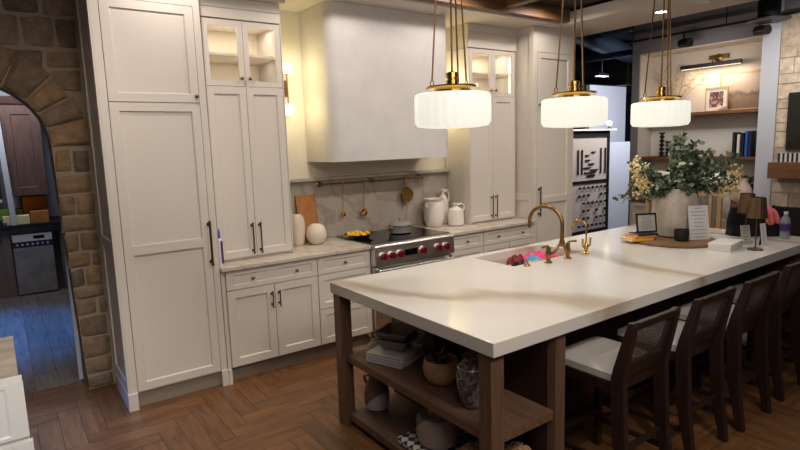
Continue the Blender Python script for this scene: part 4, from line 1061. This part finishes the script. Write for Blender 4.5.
# decor in niche
XB = XN+.31
def framed(name, y0, y1, z0, z1, xf, m, lab, fm='lightwood', b=.02, mat_w=0):
    t = thing(name, lab, 'picture', (xf, (y0+y1)/2, z0))
    mb = MB(); mb.box(xf, xf+.02, y0, y1, z0, z0+b); mb.box(xf, xf+.02, y0, y1, z1-b, z1); mb.box(xf, xf+.02, y0, y0+b, z0+b, z1-b); mb.box(xf, xf+.02, y1-b, y1, z0+b, z1-b); mb.build('frame', fm, t)
    if mat_w: MB().box(xf+.008, xf+.012, y0+b, y1-b, z0+b, z1-b).build('mount', 'paper', t)
    q = b+mat_w; MB().box(xf+.006, xf+.0078, y0+q, y1-q, z0+q, z1-q).build('print', m, t)
    return t
framed('landscape_painting', 3.005, 3.56, 2.077, 2.55, XB-.04, 'landscape', 'wide framed brown landscape leaning on the upper niche shelf')
framed('photo_frame', 3.42, 3.70, 2.077, 2.38, XB-.12, 'photo', 'small framed photo with white mount in front of the landscape', 'lightwood', .014, .04)
t = thing('knot_ornament', 'small cream knot ornament before the frames on the upper niche shelf', 'ornament', (XN+.12, 3.45, 2.1))
mb = MB()
for k in range(3): mb.tube([(XN+.12+.022*math.sin(a+k), 3.45+.06*math.cos(a), 2.112+.026*math.sin(a*2+k)) for a in [2*PI*q/20 for q in range(21)]], .009, 8)
mb.build('knot', 'ceramic_w', t, smooth=True)
t = thing('picture_light', 'long black picture light with brass mount over the niche frames', 'picture light', (XN+.1, 3.62, 2.68))
mb = MB(); mb.box(XN+.10, XN+.15, 3.25, 4.0, 2.64, 2.69); mb.build('light_bar', 'black', t, .003)
mb = MB(); mb.lathe([(.02, 0), (.05, .01), (.05, .03), (.02, .04)], (XN+.279, 3.6, 2.76), 24, 'x'); mb.tube([(XN+.30, 3.6, 2.76), (XN+.2, 3.6, 2.78), (XN+.13, 3.6, 2.70)], .009, 8); mb.box(XN+.285, XN+.318, 3.48, 3.72, 2.745, 2.80); mb.build('mount', 'brass', t)
MB().box(XN+.11, XN+.14, 3.26, 3.99, 2.637, 2.6395).build('lens', 'lens_soft', t)
t = thing('dried_branches', 'dried twigs with small leaves at the left of the upper niche shelf', 'dried branches', (XN+.2, 4.1, 2.077))
mb = MB(); mb.lathe([(.03, 0), (.04, .01), (.045, .06), (.02, .11), (.022, .12)], (XN+.2, 4.1, 2.0765), 20); mb.build('holder', 'ceramic_w', t, smooth=True)
rr = random.Random(4)
mb = MB()
for k in range(11):
    dy = -.42+.075*k; p0 = Vector((XN+.2, 4.1, 2.17)); p1 = p0+Vector((rr.uniform(-.06, .05), dy*.5, .18+.1*rr.random())); p2 = p0+Vector((rr.uniform(-.08, .05), dy, .30+.25*rr.random()))
    mb.tube([p0, p1, p2], .003, 5)
    for q in range(5):
        c = p1.lerp(p2, q/4); d = Vector((rr.uniform(-1, 1), rr.uniform(-1, 1), rr.uniform(-.3, 1))).normalized(); mb.tube([c, c+d*.06], [.002, .006], 5)
mb.build('twigs', 'dried', t)
def cstick(y, h, lab):
    mb = MB(); p = [(.042, 0), (.045, .012)]
    n = int(h/.06)
    for i in range(n): zz = .02+i*(h-.05)/n; s_ = (h-.05)/n; p += [(.014, zz), (.032, zz+s_*.35), (.034, zz+s_*.55), (.015, zz+s_*.9)]
    p += [(.014, h-.03), (.042, h-.012), (.044, h), (.02, h)]
    mb.lathe(p, (XN+.13, y, 1.5008), 20)
    tag(mb.build('candlestick', 'black', None, smooth=True), lab, 'candlestick', 'black turned candlesticks in the wall niche')
cstick(4.23, .33, 'tallest black turned candlestick, left of the three in the niche')
cstick(4.14, .21, 'shortest black turned candlestick, middle of the three in the niche')
cstick(4.03, .28, 'black turned candlestick of middle height, right of the three')
for i, (y, w_, h_, m_, lab) in enumerate(((3.24, .035, .30, 'black', 'black book at the left of the row on the lower niche shelf'), (3.19, .03, .27, 'paper', 'white book between the black and blue ones on the niche shelf'), (3.145, .035, .29, 'black', 'narrow dark book just left of the blue books'),
        (3.10, .03, .31, 'blueplastic', 'first blue book on the lower niche shelf'), (3.06, .03, .31, 'navy', 'navy book at the right of the row on the niche shelf'))):
    t = thing('book', lab, 'book', (XN+.1, y, 1.501), group='books on the lower niche shelf')
    MB().box(XN+.05, XN+.2, y, y+w_, 1.501, 1.501+h_).build('cover', m_, t, .002)
    MB().box(XN+.056, XN+.2015, y+.004, y+w_-.004, 1.501+h_+.0005, 1.501+h_+.002).build('pages', 'paper', t)
mb = MB(); mb.lathe([(.05, 0), (.09, .03), (.10, .09), (.07, .16), (.03, .20), (.035, .23), (.025, .25), (.02, .24)], (XN-.07, 3.31, .926), 28)
tag(mb.build('gourd_vase', 'ceramic', None, smooth=True), 'white gourd-shaped vase on the niche cabinet', 'vase')
mb = MB(); mb.lathe([(.06, 0), (.10, .04), (.11, .12), (.09, .2), (.045, .27), (.05, .31), (.04, .31)], (XN-.02, 3.09, .926), 28)
tag(mb.build('blush_vase', 'pinkish', None, smooth=True), 'taller blush vase right of the white gourd vase', 'vase')
framed('mirror_frame', 3.42, 3.70, .927, 1.30, XB-.05, 'greywall', 'grey framed print behind the vases on the niche cabinet', 'cherry', .03)
t = thing('potted_plant', 'dark leafy plant behind the blush vase on the niche cabinet', 'plant', (XN+.2, 3.14, .926))
mb = MB(); mb.lathe([(.035, 0), (.05, .08), (.045, .08), (.04, .02)], (XN+.22, 3.15, .926), 20); mb.build('pot', 'black', t, smooth=True)
lf = MB(); rr = random.Random(8)
for i in range(90):
    d = Vector((rr.gauss(0, .2), max(min(rr.gauss(0, .6), 1), -1), rr.uniform(.3, 1.5))); leaf(lf, Vector((XN+.22, 3.15, 1.0))+d*.13, d, .08, .05)
lf.build('foliage', 'leaf', t)

# cane armchairs beyond the island
def make_chair():
    t = thing('cane_armchair', '', 'armchair', (0, 0, 0), group='cane-backed wooden armchairs')
    for x in (-.41, .41):
        for y in (-.02, .58):
            MB().box(x-.022, x+.022, y-.022, y+.022, 0, 1.24 if y < 0 else .62).build('leg', 'lightwood', t, .003)
    mb = MB(); mb.box(-.388, .388, -.035, -.005, 1.13, 1.165); mb.box(-.388, .388, -.035, -.005, .60, .64); mb.box(-.388, .388, -.03, -.01, .38, .42); mb.box(-.33, -.30, -.034, -.006, .64, 1.13); mb.box(.30, .33, -.034, -.006, .64, 1.13); mb.build('back_frame', 'lightwood', t); MB().box(-.388, .388, .57, .6, .36, .42).build('front_rail', 'lightwood', t)
    for a, b in ((-.388, -.33), (-.30, .30), (.33, .388)):
        mb = MB(); n = int((b-a)/.014)
        for k in range(n+1): x = a+.003+(b-a-.006)*k/n; mb.box(x-.003, x+.003, -.024, -.018, .64, 1.12)
        for k in range(34): z = .65+k*.014; mb.box(a, b, -.018, -.014, z-.003, z+.003)
        mb.build('cane_panel', 'cane_grey', t)
    for x in (-.41, .41): MB().box(x-.025, x+.025, .003, .6, .621, .645).build('armrest', 'lightwood', t, .003)
    MB().box(-.38, .38, .0, .57, .42, .52).build('seat_cushion', 'white', t, .03, seg=4)
    return t
ch = make_chair(); ch.location = (6.32, 3.27, 0); ch.rotation_euler.z = -PI/2; ch['label'] = 'light wood armchair with cane back, beyond the island behind the concrete vase'
del ch['group']
for i, (py, lab) in enumerate(((3.50, 'white throw pillow at the left of the cane armchair, seen through the foliage'), (3.04, 'white throw pillow at the right of the cane armchair, beside the blossoms'))):
    mb = MB(); n = 12; vs = []
    for sgn in (1, -1):
        for j in range(n+1):
            for k in range(n+1):
                u, v = k/n*2-1, j/n*2-1; e = max((1-u**4)*(1-v**4), 0)**.5
                vs.append((u*.21*(1+.06*abs(u*v)), sgn*.065*e, v*.24*(1+.10*abs(u))))
    N = (n+1)**2
    mb.add(vs, [(s*N+j*(n+1)+k, s*N+j*(n+1)+k+1, s*N+(j+1)*(n+1)+k+1, s*N+(j+1)*(n+1)+k) for s in (0, 1) for j in range(n) for k in range(n)])
    p = tag(mb.build('throw_pillow', 'white', None, smooth=True), lab, 'pillow', 'white pillows on the cane armchair'); p.location = (6.47, py, 1.112); p.rotation_euler = (-.12, 0, -PI/2)
tag(MB().box(6.42, 6.85, 2.92, 3.62, .523, .85).build('support_cushion', 'ceramic_w', None, .04, seg=3), 'thick cream cushion propping the pillows on the cane armchair', 'cushion')

# ------------------------------------------------------------------ hardware display and shop beyond
t = thing('hardware_display', 'grey display boards of black cabinet handles and knobs in a black frame', 'display board', (7.9, 5.6, 0))
bx0, bx1, by = 7.25, 8.36, 5.6
mb = MB(); mb.box(bx0, bx1, by, by+.08, 0, .28); mb.box(bx0, bx1, by, by+.06, 1.06, 1.10); mb.box(bx0, bx1, by, by+.06, 1.80, 1.90); mb.box(bx0, bx0+.05, by, by+.06, .28, 1.8); mb.box(bx1-.05, bx1, by, by+.06, .28, 1.8); mb.build('frame', 'black', t)
MB().box(bx0-.02, bx1+.1, by-.06, by+.1, 1.901, 1.93).build('top_ledge', 'white', t)
MB().box(bx0+.05, bx1-.05, by+.02, by+.05, 1.101, 1.799).build('board', 'boardgrey', t)
MB().box(bx0+.05, bx1-.05, by+.02, by+.05, .281, 1.059).build('board', 'boardgrey', t)
rr = random.Random(6)
for xk in (7.52, 7.62, 8.12, 8.24): MB().box(xk, xk+.02, by-.004, by+.018, 1.2, 1.62 if xk > 8 else 1.6).build('sample_pull', 'black', t, .002)
for zk, xa, xb in ((1.42, 7.72, 7.84), (1.36, 7.80, 7.95), (1.30, 7.68, 7.86), (1.26, 7.86, 8.05), (1.22, 7.7, 8.0), (1.17, 7.76, 7.98), (1.5, 7.72, 7.82), (1.55, 7.88, 7.98)): MB().box(xa, xb, by-.004, by+.018, zk, zk+.018).build('sample_pull', 'black', t, .002)
for i in range(7):
    for j in range(6):
        if (j in (4,) and i in (3, 4)) or rr.random() < .18: continue
        mb = MB(); mb.lathe([(.012, 0), (.012, -.02), (rr.choice((.022, .028, .034)),)*1+(-.025,), (.02, -.04)], (7.56+i*.115, by+.018, .36+j*.125), 10, 'y'); mb.build('sample_knob', 'black', t)
t = thing('glow_lamp', 'small warm glowing lamp on top of the hardware display', 'lamp', (8.38, 5.62, 1.931))
mb = MB(); mb.lathe([(.05, 0), (.02, .02), (.012, .05)], (8.33, 5.6, 1.931), 14); mb.build('base', 'black', t)
MB().sphere((8.33, 5.6, 2.02), .045, 12).build('bulb', 'warmbulb', t, smooth=True)
mb = MB(); mb.box(9.04, 10.2, 6.5, 6.58, 0, 2.76); struct('wall_partition', mb, 'greyblue')
mb = MB(); mb.box(7.82, 7.97, 4.30+.68, 5.35, 0, 1.73); mb.box(7.80, 7.99, 4.96, 5.37, 1.731, 1.77)
t = tag(MB().box(8.72, 9.55, 5.9, 6.0, 0, 1.70).build('sample_partition', 'greyblue', None), 'pale blue-white display panel right of the hardware boards', 'panel')
bd = thing('blue_display', 'dark blue display stand just right of the hardware boards', 'display', (8.57, 6.05, 0)); MB().box(8.45, 8.70, 5.9, 6.2, 0, 1.55).build('stand', 'shopblue', bd)
for i in range(4): MB().box(8.49, 8.58 if i % 2 else 8.64, 5.885, 5.899, .3+i*.28, .47+i*.28).build('display_card', 'greyblue', bd)
# dark open shop shell
mb = MB(); mb.box(5.9, 14, 11.9, 12, -.1, 4.6); struct('wall_shop_far', mb, 'shopdark')
mb = MB(); mb.box(13.9, 14, -.6, 12, -.1, 4.6); struct('wall_shop_side', mb, 'shopdark')
mb = MB(); mb.box(5.76, 14, -.6, 12, 4.5, 4.6); mb.box(5.70, 5.76, -.6, 3.9, 3.09, 4.6)
mb.box(5.70, 5.76, 3.9, 12, 3.11, 4.6); struct('ceiling', mb, 'shopdark')
ducts = [((6.5, 5.2, 3.35), (13.5, 7.5, 3.35), .16), ((7, 7.5, 3.7), (13.5, 6.2, 3.9), .09), ((8, 5.0, 3.05), (8.5, 11.5, 3.2), .05), ((6.5, 8.5, 3.9), (13.5, 9.5, 3.5), .22), ((9, 5, 3.6), (9.5, 11, 3.8), .06), ((9.5, 8.5, 2.9), (13.5, 8.0, 2.95), .12)]
DL = ['round grey duct nearest the kitchen under the dark shop ceiling', 'thin pipe crossing high under the dark shop ceiling', 'lowest thin pipe running away under the shop ceiling', 'widest grey duct far back under the dark shop ceiling', 'thin pipe running away high under the shop ceiling', 'low far duct near the back of the dark shop']
for (a, b, r), lab in zip(ducts, DL):
    tag(MB().tube([a, b], r, 16).build('ceiling_duct', 'duct', None, smooth=True), lab, 'duct', 'ducts under the dark shop ceiling')
for (x, y, z, lab) in ((9.98, 6.62, 3.32, 'bright white shop ceiling light right of the middle pendant'), (9.14, 6.62-.3, 2.9, 'lower white shop ceiling light behind the middle pendant rods'), (10.8, 9.4, 3.15, 'faint distant shop ceiling light')):
    t = thing('shop_light', lab, 'ceiling light', (x, y, z), group='shop ceiling lights')
    MB().box(x-.16, x+.16, y-.05, y+.05, z, z+.05).build('housing', 'black', t); MB().tube([(x, y, z+.051), (x, y, 4.499)], .01, 6).build('hanger', 'black', t); MB().box(x-.14, x+.14, y-.045, y+.045, z-.006, z-.0005).build('lens', 'coolspot', t)
t = thing('wall_speaker', 'small dark grey speaker beside the grey wall', 'speaker', (7.35, 4.75, 2.7))
mb = MB(); mb.box(7.33, 7.50, 4.66, 4.86, 2.52, 2.82); mb.build('casing', 'black', t, .005); MB().box(7.40, 7.5, 4.632, 4.66, 2.62, 2.72).build('bracket', 'black', t)
# track lights
t = thing('track_light', 'black ceiling track with two spot heads before the grey wall', 'track light', (7.2, 3.5, 3.07))
MB().box(7.18, 7.21, 1.0, 4.62, 3.05, 3.075).build('track', 'black', t)
for y in (1.5, 3.3, 4.5): MB().tube([(7.195, y, 3.076), (7.195, y, 4.499)], .006, 6).build('hanger', 'black', t)
for y in (3.80, 2.93):
    h = MB(); h.tube([(7.19, y, 3.05), (7.19, y, 2.985)], .014, 8); h = h.build('head_stem', 'black', t)
    mb = MB(); mb.tube([(7.15, y-.10, 2.925), (7.20, y+.04, 2.935)], .055, 16); mb.build('head', 'black', h, smooth=True)
t = thing('ceiling_drum', 'big black ceiling fixture with a flared rim at the top right', 'ceiling fixture', (6.95, 2.75, 3.12))
mb = MB(); mb.lathe([(.20, .0), (.205, .012), (.13, .03)], (6.95, 2.75, 2.985), 36); mb.build('rim', 'black', t, smooth=True)
mb = MB(); mb.tube([(6.95, 2.75, 3.0), (6.95, 2.75, 4.49)], .11, 28); mb.build('column', 'black', t, smooth=True)

# ceiling downlights in the white bulkhead (+ coffer)
def downlight(x, y, z, lab, on, m='white'):
    t = thing('downlight', lab, 'downlight', (x, y, z), group='recessed downlights')
    mb = MB(); mb.lathe([(.062, 0), (.062, -.006), (.05, -.007), (.05, -.0)], (x, y, z), 28); mb.build('trim_ring', m, t, smooth=True)
    mb = MB(); mb.lathe([(.049, -.001), (.049, -.003), (.001, -.003)], (x, y, z), 24); mb.build('lens', 'spot' if on else 'white', t, smooth=True)
downlight(5.35, 3.06, 2.969, 'bright recessed downlight in the white ceiling above the right pendant', True)
downlight(5.33, 2.66, 2.969, 'unlit recessed downlight in the white ceiling near the top edge', False)
downlight(4.26, 3.60, 3.119, 'bright spot in the dark coffered ceiling between the beams', True, 'black')

# ------------------------------------------------------------------ room behind the arch
t = thing('display_counter', 'taupe cabinet with a black worktop in the room behind the arch', 'cabinet', (0, 8.8, 0))
mb = MB(); mb.box(-1.6, .03, 8.52, 9.25, 0, .88); mb.box(.56, .84, 8.52, 9.25, 0, .88); mb.box(.03, .56, 8.65, 9.25, 0, .88); mb.box(.03, .56, 8.52, 8.65, .80, .88); mb.build('carcass', 'taupecab', t)
MB().box(-1.6, .845, 8.46, 9.27, .881, .92).build('top', 'black', t, .003)
MB().box(-.06, .02, 8.50, 8.52, .0, .86).build('end_panel', 'taupecab', t)
t = thing('dishwasher', 'grey dishwasher with white control strip behind the arch', 'dishwasher', (.26, 8.5, 0))
MB().box(.045, .475, 8.53, 8.64, .02, .79).build('body', 'black', t)
MB().box(.045, .475, 8.49, 8.529, .02, .62).build('door', 'marblewhite', t, .003)
MB().box(.045, .475, 8.49, 8.529, .625, .695).build('button_strip', 'navy', t)
for i in range(7): MB().box(.08+i*.055, .1+i*.055, 8.4885, 8.4898, .65, .67).build('button', 'white', t)
cp = MB().box(.045, .475, 8.49, 8.529, .697, .79).build('control_panel', 'white', t, .002)
MB().box(.27, .39, 8.4885, 8.4898, .725, .765).build('display', 'blackglass', cp)
def cbox(name, a, m, lab, cat='box', bev=.003):
    return tag(MB().box(*a).build(name, m, None, bev), lab, cat)
cbox('green_box', (-.30, .20, 8.72, 8.9, .921, 1.10), 'green', 'green box standing on the black worktop behind the arch')
cbox('yellow_carton', (-.02, .26, 8.50, 8.66, .921, 1.03), 'pale_yellow', 'low yellow carton at the front of the black worktop')
cbox('tan_carton', (.27, .47, 8.52, 8.68, .921, 1.07), 'board', 'tan carton on the black worktop near the stone arch')
cbox('orange_box', (.21, .47, 8.75, 8.95, .921, 1.25), 'orange', 'orange box standing at the back of the black worktop')
cbox('navy_box', (-.14, -.03, 8.52, 8.6, .921, .99), 'navy', 'small navy box at the left of the black worktop')
cbox('blue_tin', (-.02, .015, 8.48, 8.5, .921, .96), 'blueplastic', 'tiny blue tin at the left front of the black worktop')
t = thing('sample_cabinet', 'brown wood wall cabinet with a shaker door behind the arch', 'cabinet', (.28, 8.6, 1.27))
MB().box(.085, .50, 8.60, 9.0, 1.27, 2.42).build('carcass', 'cherry', t); shaker(.09, .495, 1.28, 2.40, 8.575, .024, .10).build('door', 'cherry', t)
MB().prism([(8.53, 2.52), (8.575, 2.43), (8.62, 2.42), (9.0, 2.42), (9.0, 2.52)], .05, .53, 'x').build('crown', 'cherry', t)
mb = MB(); mb.hexa([(.06, 8.465, .921), (.12, 8.465, .921), (.12, 8.495, .921), (.06, 8.495, .921), (.015, 8.465, 2.36), (.075, 8.465, 2.36), (.075, 8.495, 2.36), (.015, 8.495, 2.36)])
tag(mb.build('pale_post', 'greyblue', None), 'pale bluish upright strip left of the brown wall cabinet', 'post')
t = thing('open_shelving', 'brown shelves with white edges at the far left behind the arch', 'shelf unit', (-.4, 9.0, 1.2))
mb = MB(); mb.box(-1.2, .0, 9.0, 9.05, 1.2, 2.25); mb.build('back', 'cherry', t)
for z in (1.2, 1.52, 1.86, 2.24): MB().box(-1.2, .0, 8.75, 9.0, z, z+.025).build('shelf', 'white', t)
cbox('brown_case', (-.5, -.03, 8.8, 8.98, 1.886, 2.15), 'board', 'reddish brown case on the far shelf behind the arch')
cbox('black_case', (-.5, -.03, 8.8, 8.98, 1.546, 1.80), 'black', 'black case on the middle far shelf behind the arch')
# white sample display at the bottom left
t = thing('drawer_display', 'white drawer front display at the bottom left corner', 'display cabinet', (-.3, 2.56, 0))
MB().box(-.62, -.014, 2.523, 2.60, 0, .70).build('body', 'white', t)
MB().box(-.62, -.014, 2.523, 2.60, .70, .922).build('top_block', 'white', t)
shaker(-.62, -.012, .705, .924, 2.50, .022, .056, .004, sx=.012).build('drawer_front', 'white', t)
shaker(-.62, -.004, .42, .685, 2.49, .032, .056, .004, sx=.012).build('drawer_front', 'white', t)
o = cbox('sample_board', (-.5, -.024, 2.62, 2.64, 0, 1.075), 'beige_board', 'beige wood-grain sample board standing behind the white drawer display', 'board')

# ------------------------------------------------------------------ lights
def spot(name, loc, target, energy, col, size=70, blend=.6, soft=.06):
    L = bpy.data.lights.new(name, 'SPOT'); L.energy = energy; L.color = col; L.spot_size = math.radians(size); L.spot_blend = blend; L.shadow_soft_size = soft
    o = bpy.data.objects.new(name, L); COL.objects.link(o); o.location = loc
    o.rotation_euler = (Vector(target)-Vector(loc)).to_track_quat('-Z', 'Y').to_euler(); return o
def area(name, loc, target, energy, col, sx, sy):
    L = bpy.data.lights.new(name, 'AREA'); L.shape = 'RECTANGLE'; L.size = sx; L.size_y = sy; L.energy = energy; L.color = col
    o = bpy.data.objects.new(name, L); COL.objects.link(o); o.location = loc
    o.rotation_euler = (Vector(target)-Vector(loc)).to_track_quat('-Z', 'Y').to_euler(); return o
W = (1, .88, .76)
for x in (1.05, 2.3, 3.45, 4.5): spot('ceiling_and_fill_spot', (x, 3.58, 3.09), (x, 3.75, 0), 26, (1, .90, .82), 165, .5, .03)
for x in (.7, 2.2, 3.5, 4.6): spot('ceiling_and_fill_spot', (x, 2.2, 3.08), (x, 4.1, .9), 62, (1, .90, .81), 80, 1, .06)
for x in (1.4, 2.5, 3.6, 4.7): spot('ceiling_and_fill_spot', (x, 1.5, 3.08), (x, 2.1, 0), 30, (1, .92, .84), 120, 1, .30)
spot('ceiling_and_fill_spot', (.2, 2.6, 3.08), (.1, 4.6, 1.3), 40, W, 70, 1, .08)  # added fill that brightens the stone arch wall
spot('ceiling_and_fill_spot', (1.9, -.3, 3.0), (2.3, 1.7, .4), 85, W, 60, .8, .06)
spot('ceiling_and_fill_spot', (-.2, .6, 2.4), (-.2, 2.5, .8), 150, (1, .95, .9), 50, .8, .06)  # added fill hung at front left to lift the white drawer display
spot('ceiling_and_fill_spot', (5.35, 3.06, 2.95), (5.35, 3.1, 0), 30, W, 110, .8, .05)
area('rear_fill', (1.2, -.2, 2.9), (2.4, 4.2, 1.2), 46, (1, .90, .82), 2.5, 1.0)  # soft fill added behind the viewpoint, not a ceiling fixture
area('niche_light', (XN+.12, 3.6, 2.62), (XN+.22, 3.6, 2.0), 4.6, (1, .82, .58), .7, .04)
area('niche_wash', (6.6, 3.6, 2.6), (7.6, 3.6, 1.7), 7, (1, .90, .80), .8, .2)
area('fireplace_wash', (6.6, 2.2, 2.9), (7.4, 2.3, 1.5), 13, (1, .93, .84), .8, .2)
area('shop_cool', (9.0, 4.6, 2.8), (9.3, 6.2, 1.0), 60, (.9, .92, 1), 1.5, .6)
area('shop_display', (7.6, 4.85, 2.4), (7.8, 5.6, 1.0), 10, (1, .88, .78), .6, .2)
area('shop_far', (10, 9, 4.2), (10, 9, 0), 26, (.5, .65, 1), 3, 2)
spot('blue_neon', (-.9, 6.9, 2.8), (-.45, 6.7, 0), 620, (.06, .30, 1), 56, .8, .1)
spot('blue_neon', (-1.2, 4.1, 2.7), (-.1, 3.9, 0), 420, (.15, .35, 1), 34, 1, .1)
area('far_room', (.1, 7.9, 2.9), (.15, 8.9, 1.0), 22, (.95, .95, 1), .8, .5)
w = bpy.data.worlds.new('world'); S.world = w; w.use_nodes = True
w.node_tree.nodes['Background'].inputs[0].default_value = (.5, .5, .55, 1); w.node_tree.nodes['Background'].inputs[1].default_value = .06

# ------------------------------------------------------------------ camera
cam = bpy.data.cameras.new('camera'); co = bpy.data.objects.new('camera', cam); COL.objects.link(co)
rx = Vector((0.8107, -0.5844, -0.0308)); up = Vector((0.1078, 0.0973, 0.9894)); fw = Vector((0.5744, 0.8056, -0.1434))
rx, up, fw = [Vector(v) for v in ((0.8113256749590155, -0.5837966157381935, -0.030531305326333365),(0.10831234013583603, 0.09879321291353277, 0.9891958036994095),(0.5744728767545052, 0.8058668702303461, -0.14338584776242688))]
mx_ = Matrix((( rx.x, up.x, -fw.x, 0), (rx.y, up.y, -fw.y, 0), (rx.z, up.z, -fw.z, 1.78), (0, 0, 0, 1)))
co.matrix_world = mx_
cam.sensor_width = 36; cam.lens = 556.912/800*36; cam.clip_start = .05
S.camera = co
S.view_settings.view_transform = 'Standard'; S.view_settings.look = 'None'; S.view_settings.gamma = 1; S.view_settings.exposure = 0
S.cycles.use_denoising = True if hasattr(S, 'cycles') else None
